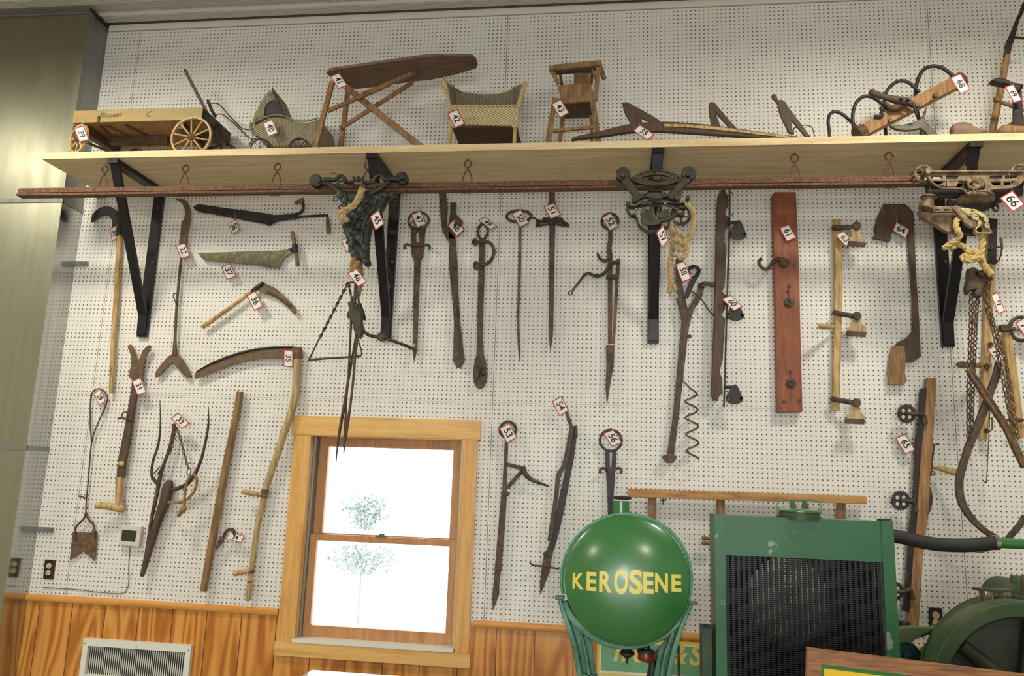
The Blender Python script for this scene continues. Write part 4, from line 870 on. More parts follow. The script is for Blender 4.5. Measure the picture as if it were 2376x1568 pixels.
# right-hand group: long tan beam 75, ring 70, grapple hook loop
use('g1'); t = thing('fitted_tan_beam', 'long tan wooden beam with dark iron cap and side latches, right of trolley', 'beam', at(2295, 700, .04))
B().slab(A(472, 105, 545, 112, 530, 520, 500, 1050, 478, 1567, 412, 1567, 430, 1050, 455, 480), .03, .03, bev=.003).put('beam', wood_tan, t)
B().slab(A(470, 100, 546, 108, 532, 500, 452, 520), .062, .006).put('iron_cap', black_iron, t)
use('g2'); B().slab(A(358, -60, 432, -60, 412, 300, 395, 540, 342, 540, 350, 330), .03, .028, bev=.003).put('lower_beam', wood_tan, t)
B().tube(A(412, 300, 405, 500, 395, 700, 385, 880), 3.5, .07, 6).tube(A(370, 882, 388, 882), 7, .07, 8).put('thin_rod', iron, t)
use('g1')
for cn, cx_, cy_, r in (('g1', 480, 368, 24), ('g1', 515, 498, 28), ('g1', 478, 1250, 24), ('g2', 382, 474, 20)):
    use(cn); B().ring(cx_, cy_, r*.6, r*.6, r*.33, .075, 16).disc(cx_, cy_, r*.9, .062, .008, 14).put('round_fitting', iron, t)
use('g1'); B().tube(A(575, 285, 580, 345, 585, 372, 572, 440, 556, 480), [14, 12, 10, 7, 6], .07, 8, curve=3).tube(A(535, 360, 592, 372), 8, .07, 8).tube(A(530, 495, 562, 488), 6, .07, 6).put('side_latch', iron, t)
use('g2'); B().tube(A(430, 370, 432, 455), 7, .08, 8).tube(A(405, 375, 436, 378), 6, .08, 6).tube(A(400, 490, 436, 455), 6, .08, 6).put('side_latch', iron, t)
use('g1'); t = thing('ringed_wood_lever', 'pale wooden lever with large iron ring at the right edge', 'lever', at(2350, 790, .05))
B().ring(758, 1110, 96, 108, 17, .06, 32, 10).put('ring', cast_olive, t)
B().slab(A(585, 1065, 655, 1068, 665, 1130, 580, 1125), .04, .05, bev=.004).tube(A(575, 1110, 700, 1110), 18, .08, 10).put('iron_socket', iron, t)
B().slab(A(600, 1120, 668, 1125, 700, 1300, 735, 1567, 800, 2100, 710, 2100, 650, 1500), .035, .03, bev=.003).put('lever', wood_tan, t)
use('g2'); B().tube(A(545, 391, 700, 391), 9, .085, 8).tube(A(625, 391, 665, 391), 16, .085, 10).put('cross_rod', iron, t)
use('g1'); t = thing('bulb_grip_handle', 'turned wooden bulb grip on an iron pin crossing the tan beam', 'handle', at(2230, 846, .08))
B().tube(A(168, 1434, 195, 1434, 235, 1436, 275, 1438, 330, 1440, 395, 1440), [10, 28, 34, 28, 22, 20], [.21, .20, .18, .16, .13, .10], 12, curve=3, dome=True).put('grip', wood_brown, t)
B().tube(A(395, 1441, 440, 1440), 13, [.10, .07], 10).ring(448, 1450, 18, 22, 8, .07, 16).put('pin', iron, t)
# ------------------------------------------------------------------ dark green cast trolley (rail, second bracket)
def blob(b_, x, y, r, d, sq=(1, .6, 1), n=12):
    (u, v), = A(x, y); return b_.ball(P(u, v, d), r/SC()*mpp(u, v, d), n, sq)
use('g3'); t = thing('hay_trolley', 'dark green scrolled cast iron hay trolley with rope through it', 'hay trolley', at(838, 430, .45))
for x, y in ((210, 190), (1318, 158)):
    w_ = B().disc(x, y, 82, .44, .045).disc(x, y, 62, .482, .012).put('wheel', cast_green, t); B().disc(x+(30 if x < 500 else 0), y-15, 30, .49, .03).put('axle_cap', cast_green, w_)
b_ = B().tube(A(240, 168, 330, 150, 430, 150, 480, 112, 535, 112, 565, 150, 560, 180), [40, 34, 28, 27, 26, 26, 18], .49, 10, curve=4).tube(A(560, 175, 620, 190, 665, 175, 685, 145, 668, 118), [22, 25, 24, 20, 15], .49, 10, curve=4, dome=True)
b_.tube(A(470, 250, 468, 200, 490, 165, 560, 175, 640, 190), [12, 14, 14, 14, 12], .50, 10, curve=4)
b_.tube(A(800, 115, 785, 150, 810, 185, 870, 190, 930, 182), [15, 20, 25, 25, 20], .49, 10, curve=4, dome=True).tube(A(930, 182, 950, 130, 1000, 95, 1050, 110, 1090, 150, 1180, 140, 1290, 150), [20, 25, 27, 28, 31, 34, 38], .49, 10, curve=4).tube(A(920, 190, 965, 190, 980, 220, 950, 260), [12, 14, 14, 10], .50, 10, curve=4)
blob(b_, 735, 145, 40, .49)
b_.tube(A(320, 190, 400, 235, 470, 290, 520, 340), [28, 34, 38, 44], .485, 12, curve=3).tube(A(1140, 170, 1060, 240, 1000, 280, 900, 330), [30, 34, 36, 44], .485, 12, curve=3)
b_.put('scrolled_arms', cast_green, t)
O = sm(A(440, 285, 500, 300, 560, 325, 640, 310, 710, 300, 780, 325, 860, 330, 930, 322, 1040, 315, 1150, 335, 1230, 325, 1150, 370, 1080, 420, 1040, 500, 990, 560, 930, 650, 885, 760, 862, 860, 848, 960, 846, 1080, 856, 1160, 870, 1210, 845, 1250, 800, 1250, 780, 1185, 720, 1195, 640, 1170, 620, 1090, 590, 1060, 590, 940, 545, 850, 520, 770, 490, 660, 510, 560, 530, 480, 480, 400, 450, 340), 2)
b_ = B().slab(O, .43, .07, bev=.02, res=3)
random.seed(3)
for x, y, r in ((500, 340, 55), (560, 420, 50), (640, 480, 60), (720, 420, 55), (820, 400, 60), (900, 420, 60), (960, 480, 60), (880, 540, 65), (780, 560, 65), (690, 600, 60), (620, 680, 55), (560, 720, 45), (720, 720, 70), (830, 690, 60), (800, 800, 60), (680, 820, 65), (620, 880, 50), (760, 920, 60), (660, 980, 55), (740, 1050, 60), (820, 1030, 45), (680, 1110, 50), (790, 1130, 45), (600, 960, 30), (820, 1200, 40), (1010, 390, 40), (1090, 350, 35)):
    blob(b_, x, y, r, .50+random.uniform(-.004, .006), (1, .38, 1.2), 10)
for q in ((640, 520, 780, 470, 880, 420), (640, 760, 720, 640, 800, 520), (880, 560, 800, 760, 780, 1000), (600, 740, 700, 780, 840, 770), (1050, 330, 960, 430, 930, 560), (620, 940, 660, 900, 640, 1080), (560, 330, 580, 420, 560, 500)): b_.tube(A(*q), 14, .527, 8, curve=3)
b_.put('casting', cast_green, t)
B().ring(1000, 385, 26, 32, 9, .53, 16).put('boss', cast_green, t)
B().disc(600, 735, 32, .52, .02).put('boss', cast_green, t)
for x, y, r, d in ((443, 398, 30, .47), (508, 505, 27, .47), (1065, 490, 30, .47)): B().ring(x, y, r, r, 8, d, 20).put('side_ring', cast_green, t)
tag_(B().rope(A(790, 270, 750, 370, 690, 470, 610, 530, 540, 560, 505, 600, 520, 650, 570, 690), 46, [.535, .55, .56, .56, .555, .555, .55, .545]).rope(A(545, 590, 560, 640, 600, 690), 32, .575).put('rope', rope_m), 'short length of tan rope looped over the dark green trolley', 'rope')
use('c8'); tag_(B().rope(A(415, 660, 408, 720, 398, 780), 40, [.47, .475, .475]).rope(A(440, 700, 446, 780, 440, 850, 425, 920), 18, [.46, .455, .45, .44]).put('rope_end', rope_d), 'frayed brown rope end hanging under the dark green trolley behind tag 46', 'rope')
# 46 hay spears and triangle
use('g5'); t = thing('hay_fork_spears', 'bunch of long thin iron spears with lever arm hanging before the window', 'hay fork', at(825, 660, .42))
for q, r, d in (((250, 285, 246, 400, 238, 600, 228, 800, 218, 940, 190, 1120, 165, 1260, 148, 1370, 135, 1480, 128, 1567), [9, 10, 9, 9, 10, 12, 12, 10, 7, 3], .44), ((268, 290, 276, 420, 285, 540, 258, 720, 235, 860, 212, 1000, 202, 1200, 198, 1330), [9, 9, 9, 9, 10, 10, 9, 9], .43), ((290, 180, 305, 400, 297, 560, 275, 740, 262, 900, 242, 1080, 222, 1220, 200, 1350, 186, 1485), [8, 10, 10, 10, 10, 10, 12, 15, 3], .45)):
    B().tube(A(*q), r, d, 8, curve=3).put('spear', iron, t)
B().slab(A(190, 1330, 210, 1325, 212, 1370, 196, 1420, 186, 1480, 180, 1400, 182, 1350), .435, .012).put('spear_head', steel, t)
b_ = B().slab(sm(A(213, 330, 240, 318, 262, 328, 290, 345, 318, 400, 316, 470, 325, 545, 300, 600, 262, 545, 245, 470, 218, 440, 213, 400, 226, 380), 2), .415, .05, bev=.008).tube(A(225, 178, 285, 180, 300, 205), 8, .45, 8, curve=3).tube(A(232, 190, 226, 215), 8, .45, 8).tube(A(280, 185, 278, 260, 265, 340), [14, 16, 14], .45, 8, curve=2).ring(228, 425, 12, 24, 5, .45, 14).tube(A(262, 365, 300, 385, 312, 400, 308, 520), 8, .475, 8, curve=3).ring(272, 345, 14, 14, 6, .475, 12)
b_.put('head_block', cast_olive, t)
B().slab(A(300, 338, 318, 335, 345, 410, 358, 470, 318, 458), .40, .008).put('side_plate', black_iron, t)
B().tube(A(308, 500, 345, 555, 390, 583, 455, 596, 530, 612, 615, 642, 680, 668, 732, 694), [14, 13, 13, 14, 14, 12, 12, 10], [.44, .44, .43, .42, .40, .37, .33, .30], 10, curve=3, dome=True).disc(482, 600, 32, .39, .04).tube(A(440, 600, 470, 585, 520, 598), [16, 24, 16], .41, 10, curve=3).put('lever_arm', cast_olive, t)
def twist(b_, p, q, w, th, turns, n=90):
    p, q = Vector(p), Vector(q); a = (q-p).normalized(); u = Vector((0, -1, 0)); u = (u-a*u.dot(a)).normalized(); v = a.cross(u); rg = []
    for i in range(n+1):
        f = i/n; an = f*turns*2*PI; c_ = p.lerp(q, f); uu = u*math.cos(an)+v*math.sin(an); vv = v*math.cos(an)-u*math.sin(an)
        rg.append([c_+uu*w/2*s+vv*th/2*k for s, k in ((1, 1), (1, -1), (-1, -1), (-1, 1))])
    return b_.grid(rg, smooth=False)
b_ = B(); twist(b_, P(808, 655, .42), P(740, 788, .38), .016, .005, 4.5); twist(b_, P(808, 655, .42), P(815, 688, .43), .014, .005, 1.0, 24)
use('px'); b_.tube(A(740, 786, 728, 812, 717, 834), [2, 2, 2.6], .378, 8).tube(A(717, 835, 760, 831, 800, 829, 836, 826), [3, 2.6, 2.6, 3], [.378, .385, .39, .395], 8, dome=True).tube(A(838, 825, 839, 815, 833, 795), 1.8, .395, 8, curve=2)
tag_(b_.put('twisted_bail', iron), 'twisted iron rod bent into a triangular bail left of the hay spears', 'iron bail')
# ------------------------------------------------------------------ olive trolley 57
use('d2'); t = thing('hay_trolley', 'olive arched cast iron hay trolley with raised lettering and two round wheels', 'hay trolley', at(1520, 420, .45))
for x, y in ((678, 222), (1336, 215)): B().disc(x, y, 74, .43, .05).disc(x, y-8, 24, .48, .025).put('wheel', cast_olive, t)
def arc_pts(x0, y0, ym, x1, y1, n=10): # parabola
    return [z for k in range(n+1) for z in (x0+(x1-x0)*k/n, (y0+(y1-y0)*k/n)+(ym-(y0+y1)/2)*4*(k/n)*(1-k/n))]
top = arc_pts(755, 240, 152, 1275, 235); bot = arc_pts(1255, 250, 305, 775, 252)
B().slab(A(*top, *bot), .455, .02, [sm(A(880, 225, 970, 200, 1090, 200, 1150, 225, 1090, 270, 970, 272), 2)]).tube(A(*top), 11, .478, 8).tube(A(*bot), 9, .478, 8).put('arched_plate', cast_olive, t)
B().slab(A(980, 205, 1060, 205, 1055, 245, 985, 245), .465, .012).tube(A(890, 225, 1140, 225), 4, .478, 6).put('center_emblem', cast_olive, t)
b_ = B(); S = 'MFG.CO. LOUISVILLE,KY.'
for k, ch in enumerate(S):
    f = (k+.5)/len(S); f = .08+.84*f; x = 755+520*f; yy = 240+(152-237)*4*f*(1-f)+24; sl = math.atan2((152-237)*4*(1-2*f), 520)
    if ch == ' ': continue
    (u, v), = A(x, yy); c_ = P(u, v, .479); M = Matrix.Translation(c_) @ Matrix.Rotation(sl, 4, 'Y') @ FRM; b_.text3(ch, M, 36*mpp(u, v, .479)/SC(), .0012, 0, 1, .0004)
b_.put('lettering', cast_brown, t)
B().strip(A(685, 235, 745, 300, 800, 370, 860, 430), [80, 74, 70, 80], .46, .035, curve=3, bev=.008).put('diagonal_arm', cast_olive, t)
B().strip(A(1330, 225, 1260, 300, 1200, 360, 1150, 430), [80, 74, 70, 80], .46, .035, curve=3, bev=.008).put('diagonal_arm', cast_olive, t)
B().slab(A(*arc_pts(740, 330, 425, 1290, 325), 1250, 450, 1150, 445, 1000, 405, 860, 440, 790, 480), .45, .03, bev=.006).tube(A(785, 470, 860, 425, 950, 400, 1040, 400, 1130, 420, 1240, 480), 26, .465, 10, curve=3).disc(795, 465, 36, .46, .04).disc(1222, 450, 36, .46, .04).put('lower_yoke', cast_olive, t)
B().slab(sm(A(712, 500, 800, 505, 850, 470, 900, 455, 1000, 465, 1060, 450, 1200, 470, 1300, 470, 1330, 432, 1352, 470, 1330, 520, 1250, 540, 1190, 590, 1150, 640, 1155, 700, 1100, 738, 1000, 775, 900, 760, 830, 700, 795, 600, 765, 615, 720, 560), 2), .44, .05, [sm(A(895, 455, 975, 462, 972, 497, 930, 490), 2), sm(A(1050, 590, 1130, 560, 1125, 610, 1060, 625), 2)], bev=.008).tube(A(1010, 640, 1050, 520, 1120, 510, 1200, 540, 1240, 580), 12, .495, 8, curve=4).tube(A(1000, 660, 1080, 660, 1180, 620, 1230, 585), 22, .49, 10, curve=3).slab(sm(A(930, 530, 990, 520, 1000, 600, 1060, 690, 880, 700, 860, 600), 2), .485, .02, bev=.005).ring(888, 590, 28, 48, 8, .49, 20).disc(732, 505, 24, .47, .03).disc(1330, 448, 24, .46, .03).put('body', cast_olive, t)
b_ = B()
for x, y in ((810, 552), (932, 544), (1102, 490), (1252, 578)): b_ = B().disc(x, y, 15, .50, .014, 6); b_.put('brass_nut', mottled('brass', (150, 128, 62), (176, 152, 82), 30, .4, .6) if 'brass' not in MATS else MATS['brass'], t)
b_ = B().ring(1262, 605, 92, 98, 16, .45, 30).disc(1262, 605, 34, .435, .04)
for k in range(5): a = k*2*PI/5+.3; b_.tube(A(1262, 605, 1262+85*math.cos(a), 605+85*math.sin(a)), 9, .455, 8)
b_.put('pulley_wheel', cast_olive, t)
tag_(B().rope(A(1310, 492, 1355, 520, 1385, 570, 1395, 640, 1380, 740, 1350, 830, 1320, 880), 26, [.48, .49, .49, .48, .48, .475, .47]).rope(A(1160, 640, 1165, 720, 1185, 800, 1175, 900, 1165, 1000, 1152, 1100, 1155, 1200, 1160, 1300, 1142, 1390), 27, .46).rope(A(1175, 790, 1215, 765, 1260, 800, 1300, 830, 1290, 900, 1240, 870, 1200, 850, 1190, 880, 1220, 940, 1270, 960, 1310, 920, 1330, 860), 28, [.47, .49, .50, .49, .48, .50, .51, .50, .49, .49, .48, .47, .47]).rope(A(1320, 900, 1325, 960, 1300, 1020, 1250, 1040, 1220, 1000), 26, .48).rope(A(1160, 1280, 1200, 1330, 1210, 1370), 20, .465).put('knotted_rope', rope_m), 'tan knotted rope hanging from the olive arched trolley', 'rope')
# ------------------------------------------------------------------ trolley 66
use('g6'); t = thing('hay_trolley', 'long brown cast trolley with pierced side frame hanging at the right', 'hay trolley', at(2250, 420, .48))
def spoked(x, y, r, d, th, nm_, mat, n=5):
    b_ = B().ring(x, y, r*.88, r*.88, r*.14, d+th/2, 28).disc(x, y, r*.25, d, th*1.3, 14)
    for k in range(n): a = k*2*PI/n+.4; b_.tube(A(x, y, x+r*.85*math.cos(a), y+r*.85*math.sin(a)), r*.09, d+th/2, 6)
    return b_.put(nm_, mat, t)
spoked(185, 395, 92, .46, .04, 'wheel', cast_brown); spoked(110, 420, 62, .40, .04, 'wheel', black_iron); spoked(1135, 385, 92, .46, .04, 'wheel', cast_brown)
B().slab(sm(A(205, 372, 400, 370, 700, 367, 900, 366, 1168, 364, 1175, 440, 1120, 505, 1010, 533, 860, 545, 805, 590, 790, 605, 620, 605, 590, 560, 540, 540, 380, 535, 290, 500, 230, 440), 1), .50, .022,
    [A(245, 410, 365, 414, 372, 440, 265, 446), A(405, 414, 528, 414, 515, 445, 400, 447), A(275, 470, 395, 472, 395, 510, 330, 500), A(418, 476, 522, 474, 500, 512, 420, 512), A(835, 414, 960, 412, 960, 440, 840, 444), A(988, 412, 1110, 408, 1095, 438, 985, 440), A(838, 472, 945, 470, 945, 508, 870, 508), A(970, 470, 1085, 466, 1040, 500, 972, 506), sm(A(580, 500, 620, 470, 680, 458, 750, 470, 785, 500, 785, 545, 730, 560, 610, 555), 2)], bev=.003).tube(A(235, 376, 1168, 370), 14, .53, 8).tube(A(230, 440, 300, 505, 380, 537, 545, 540, 590, 565, 620, 600), 9, .525, 8, curve=2).tube(A(790, 600, 815, 570, 860, 545, 1010, 535, 1110, 508, 1165, 450), 9, .525, 8, curve=2).disc(212, 388, 24, .52, .02).put('side_frame', cast_brown, t)
B().slab(A(190, 430, 1168, 430, 1168, 600, 860, 700, 800, 620, 620, 620, 520, 700, 440, 620, 230, 600), .40, .03, bev=.004).put('rear_frame', black_iron, t)
B().disc(680, 520, 58, .48, .05).ring(680, 500, 55, 40, 18, .53, 20).put('centre_roller', cast_brown, t)
B().tube(A(610, 600, 640, 590, 770, 590, 805, 602), [14, 26, 26, 14], .53, 12).tube(A(655, 590, 690, 530, 720, 588), [10, 18, 10], .54, 8).put('cross_pin', cast_brown, t)
B().lathe(P(*A(685, 672)[0], .46), (0, .25, 1), [(-.012, .02), (-.010, .068), (.002, .088), (.008, .088), (.010, .02)], 36).put('swivel_plate', cast_brown, t)
B().slab(A(430, 640, 560, 640, 880, 650, 860, 720, 780, 760, 480, 730, 430, 690), .42, .04, bev=.005).ring(890, 730, 24, 30, 12, .45, 16).put('swivel_housing', black_iron, t)
# lower block
t = thing('rope_block', 'brown cast rope block with side spool and pierced pulley guard', 'pulley block', at(2250, 520, .48))
B().tube(A(228, 625, 225, 700), 52, .49, 18).tube(A(232, 612, 231, 630), [60, 80], .49, 20).tube(A(218, 700, 206, 745), [72, 74], .49, 20).put('spool', cast_brown, t)
B().slab(A(280, 712, 520, 712, 640, 735, 640, 790, 520, 765, 280, 768), .50, .02, [A(295, 742, 345, 742, 350, 756, 290, 757), A(385, 742, 440, 742, 448, 757, 388, 757)]).slab(A(130, 760, 280, 770, 480, 775, 560, 830, 500, 980, 400, 960, 300, 890, 160, 820), .44, .035, bev=.006).strip(A(490, 715, 560, 790, 640, 895), [56, 56, 66], .505, .025, curve=2, bev=.004).disc(645, 900, 46, .53, .016).disc(645, 900, 26, .546, .01).put('arm', cast_brown, t)
dome = sm(A(540, 735, 640, 733, 740, 765, 800, 830, 830, 920, 866, 965, 840, 975, 712, 978, 690, 930, 730, 890, 700, 830, 620, 800), 2)
B().slab(dome, .50, .035, [sm(A(665, 752, 700, 758, 705, 772, 670, 766), 2), sm(A(735, 775, 765, 795, 762, 808, 735, 790), 2), sm(A(785, 820, 808, 850, 800, 858, 785, 840), 2), sm(A(720, 870, 750, 850, 765, 880, 745, 915, 715, 900), 2), sm(A(795, 890, 815, 885, 820, 915, 800, 915), 2), sm(A(670, 800, 712, 812, 700, 838, 670, 825), 2)], bev=.006).put('pulley_guard', cast_cream, t)
B().disc(640, 900, 115, .455, .03).ring(640, 900, 105, 105, 12, .48, 30).put('pulley', black_iron, t)
tag_(B().rope(A(520, 830, 500, 900, 525, 970, 540, 1010, 490, 1060, 420, 1100, 375, 1130), 30, [.50, .52, .53, .52, .51, .50, .50]).rope(A(450, 1130, 520, 1090, 590, 1120, 640, 1180, 690, 1160, 710, 1200, 650, 1250, 580, 1240, 565, 1205, 620, 1215, 700, 1230, 760, 1240), 30, [.50, .49, .49, .50, .52, .53, .53, .51, .50, .52, .53, .51]).rope(A(755, 985, 762, 1060, 752, 1140, 745, 1220), 32, .50).rope(A(740, 1220, 770, 1280, 800, 1330, 830, 1360, 850, 1390), 34, .50).put('knotted_rope', rope_y), 'yellow knotted rope hanging from the brown pulley block', 'rope')
use('g1'); t = thing('chain_grapple', 'brown iron grapple block with several hanging rusty chains', 'grapple', at(2260, 640, .44))
B().slab(sm(A(290, 560, 345, 545, 380, 590, 440, 610, 470, 640, 430, 700, 412, 770, 405, 808, 350, 808, 338, 770, 352, 752, 300, 758, 288, 788, 262, 742, 282, 660), 2), .42, .05, [sm(A(355, 600, 400, 590, 385, 625, 360, 620), 2)], bev=.008).disc(385, 620, 22, .46, .03).tube(A(420, 590, 470, 640, 500, 660), [16, 20, 14], .47, 8).put('block', iron, t)
use('px')
for k, (q, d) in enumerate((((2253, 680, 2252, 760, 2249, 850, 2247, 940, 2247, 1018), .42), ((2269, 685, 2264, 760, 2260, 850, 2256, 940, 2255, 1010), .41), ((2287, 636, 2284, 690, 2296, 735, 2310, 790, 2322, 850, 2337, 930, 2352, 1010), .44), ((2296, 640, 2294, 700, 2305, 750, 2322, 800, 2338, 860, 2350, 940, 2362, 1018), .45), ((2263, 700, 2258, 780, 2254, 838), .43))):
    B().chain(A(*q), .021, .036 if k in (0, 2) else .030, d, .0034).put('chain', rust if k > 1 else iron, t)
use('g2'); t = thing('grapple_hoop', 'pair of crossing curved iron straps forming a big grapple hoop', 'grapple hoop', at(2300, 1000, .40))
B().strip(A(492, -70, 470, 40, 430, 150, 395, 250, 350, 370, 300, 490, 250, 610, 215, 720, 182, 840, 178, 940, 195, 1030, 240, 1120, 310, 1205, 400, 1280, 480, 1320), [50, 56, 56, 58, 62, 60, 60, 56, 60, 60, 58, 52, 46, 42, 36], .39, .025, curve=3, bev=.004).put('strap', iron, t)
B().strip(A(700, 1150, 660, 1220, 600, 1290, 560, 1335), [44, 46, 44, 40], .39, .025, curve=2, bev=.004).put('strap_end', iron, t)
B().strip(A(235, 1410, 290, 1425, 350, 1428, 430, 1412), [4, 20, 24, 8], .38, .02, curve=2).put('strap_end', iron, t)
B().strip(A(248, -20, 300, 60, 380, 180, 450, 290, 520, 400, 580, 510, 620, 600, 700, 760), [44, 50, 54, 54, 52, 50, 56, 56], .42, .025, curve=3, bev=.004).tube(A(262, -20, 320, 60, 400, 180, 470, 290, 540, 400, 590, 490), 8, .447, 8, curve=2).put('strap', rust, t)
# ------------------------------------------------------------------ things on the shelf
def leg3(px, w_, d, t_=.012, to=None):  # straight bar through two pixels, carried on down to the shelf top
    p, q = P(*px[0], d), P(*px[1], d if to is None else to)
    if q.z > ZS: k = (ZS-p.z)/(q.z-p.z) if q.z != p.z else 1; q = p+(q-p)*k
    return p, q
# 39 wagon
use('c1'); t = thing('toy_wagon', 'old wooden coaster wagon with green and yellow worn side board', 'toy wagon', at(330, 300, .2))
dN, dF = .385, .05
a, b2 = P(*A(672, 1018)[0], dN), P(*A(1846, 978)[0], dN); zb = (P(*A(660, 1122)[0], dN).z+P(*A(1846, 1080)[0], dN).z)/2; zt = (a.z+b2.z)/2+.004; x0, x1 = a.x, b2.x
B().box((x0, -dN, zb), (x1, -dN+.014, zt)).put('side_board', wag_green, t); B().box((x0, -dF, zb), (x1, -dF+.014, zt+.002)).put('side_board', wag_green, t)
B().box((x0-.004, -dN+.006, (zb+zt)/2), (x0+.01, -dF, zt)).put('end_board', dk_green, t)
B().box((x1-.012, -dN+.006, zb), (x1, -dF, zt)).put('end_board', dk_green, t)
b_ = B()
for k in range(5): y0_ = -dN+.014+k*(dN-dF-.014)/5; b_.box((x0+.008, y0_+.001, zb-.004), (x1-.004, y0_+(dN-dF-.014)/5-.001, zb+.008))
b_.put('floor_boards', wood_brown, t)
b_ = B().beam((x0+.16, -dN+.03, zb-.008), (x0+.10, -dF-.02, zb-.008), .02, .008, (0, 0, 1)).beam((x0+.20, -dN+.03, zb-.008), (x0+.30, -dF-.02, zb-.008), .02, .008, (0, 0, 1)).beam((x0+.32, -dN+.03, zb-.008), (x0+.42, -dF-.02, zb-.008), .02, .008, (0, 0, 1)).box((x0+.05, -dN+.02, zb-.06), (x0+.09, -dF, zb-.006)).box((x1-.16, -dN+.02, zb-.045), (x1-.12, -dF, zb-.006)).box((x0+.12, -.21, zb-.05), (x0+.50, -.17, zb-.006))
b_.put('undercarriage', wood_dark, t)
b_ = B(); M = Matrix.Translation(P(*A(1005, 1046)[0], dN+.0006)) @ Matrix.Rotation(-.035, 4, 'Y') @ FRM; b_.text3('Pioneer', M, .046, .0006, .25); M = Matrix.Translation(P(*A(1350, 1040)[0], dN+.0006)) @ FRM; b_.text3('C', M, .05, .0006, .3)
b_.put('lettering', wood_dark, t)
B().box((P(*A(890, 1070)[0], dN).x, -dN-.006, zb-.002), (P(*A(912, 1070)[0], dN).x, -dN, zb+.035)).put('latch', iron, t)
def wheel(c_, r, ax, n=10, lab='wheel', mat=wood_tan):
    c_ = Vector(c_); ax = Vector(ax).normalized(); u = ax.cross(Vector((0, 0, 1))).normalized(); v = Vector((0, 0, 1))
    b_ = B(); rg = []
    for k in range(40):
        a_ = 2*PI*k/40; dd_ = u*math.cos(a_)+v*math.sin(a_); rg.append([c_+dd_*(r-o)+ax*h for o, h in ((0, -.008), (0, .008), (.011, .008), (.011, -.008))])
    b_.grid(rg, closed=True, smooth=False)
    for k in range(n):
        a_ = 2*PI*k/n+.2; dd_ = u*math.cos(a_)+v*math.sin(a_); b_.tube3([c_+dd_*.012, c_+dd_*(r-.009)], [.006, .0045], 8)
    w_ = b_.put(lab, mat, t); B().lathe(c_-ax*.014, ax, [(0, .006), (.001, .02), (.027, .022), (.03, .014), (.036, .008)], 16).put('hub', iron, w_)
    return w_
rr_ = 195/3.92*mpp(443, 320, .40)
cR = P(443, 329, .405); cR.z = ZS+rr_+.001; wheel(cR, rr_, (0, -1, 0))
rl = .088; cL = P(183, 323, .485); cL.z = ZS+rl+.001; wheel(cL, rl, (-.45, -1, 0), 8)
cR2 = cR.copy(); cR2.y = -.05; wheel(cR2, rr_, (0, -1, 0), mat=wood_dark); cL2 = cL+Vector((.13, .33, 0)); wheel(cL2, rl, (-.3, -1, 0), 8, mat=wood_dark)
B().tube3([cR+Vector((0, .016, 0)), cR2-Vector((0, .016, 0))], .008, 8).tube3([cL+Vector((.006, .016, 0)), cL2-Vector((.006, .016, 0))], .008, 8).put('axles', iron, t)
p, q = P(430, 164, .22), P(520, 338, .22); k = (ZS+.008-p.z)/(q.z-p.z); q = p+(q-p)*k
B().beam(p, q, .017, .014).lathe(p, (0, 0, 1), [(-.008, .004), (-.004, .011), (.006, .010)], 10).put('pull_tongue', wood_dark, t)
use('c1'); B().slab(sm(A(1850, 1040, 1900, 1095, 1960, 1115, 2015, 1150, 2028, 1200, 2022, 1300, 1850, 1310), 2), .20, .016).put('rear_panel', dk_green, t)
# 40 doll carriage
use('c2'); t = thing('wicker_doll_carriage', 'small grey wicker doll carriage with pointed hood and wire handle', 'doll carriage', at(660, 310, .2))
B().slab(sm(A(338, 775, 352, 745, 390, 765, 440, 735, 480, 712, 560, 692, 650, 697, 700, 715, 750, 735, 850, 748, 920, 735, 985, 712, 1002, 760, 1020, 830, 1010, 890, 985, 960, 900, 978, 700, 985, 540, 985, 450, 940, 395, 893, 345, 850), 2), .14, .24, bev=.025, res=3).put('wicker_body', wick_grey, t)
B().slab(sm(A(338, 775, 345, 700, 370, 640, 410, 560, 460, 480, 500, 448, 535, 430, 552, 440, 600, 565, 652, 692, 560, 690, 470, 715, 400, 752), 2), .15, .22, bev=.03, res=3).put('hood', wick_grey, t)
B().slab(sm(A(470, 680, 480, 610, 530, 560, 560, 540, 600, 580, 640, 690, 560, 690), 2), .371, .004).tube(A(545, 432, 600, 555, 650, 690), 6, .372, 8).tube(A(470, 690, 480, 610, 525, 562, 560, 548), 6, .375, 8, curve=3).put('shaded_hood_slot', dark_in, t)  # dark slab on the hood stands for the shade inside it
B().tube(A(345, 760, 335, 800, 350, 850, 395, 893), 14, .375, 8, curve=3).tube(A(340, 772, 400, 745, 470, 712, 560, 690, 650, 695, 750, 735, 850, 747, 930, 732, 985, 712), 8, .378, 8, curve=3).put('rolled_edge', wick_grey, t)
use('c1'); b_ = B().tube(A(1915, 937, 1970, 940, 2010, 965, 2080, 1045, 2150, 1120, 2205, 1170, 2290, 1183), 5, .20, 8, curve=4).tube(A(1950, 1045, 2000, 1036, 2040, 1050, 2120, 1115, 2200, 1190, 2270, 1255, 2340, 1265), 5, .34, 8, curve=4)
b_.put('wire_handle', black_iron, t); B().tube3([P(*A(1893, 918)[0], .19), P(*A(1925, 1000)[0], .27), P(*A(1955, 1055)[0], .35)], .010, 10, dome=True).put('grip', black_iron, t)
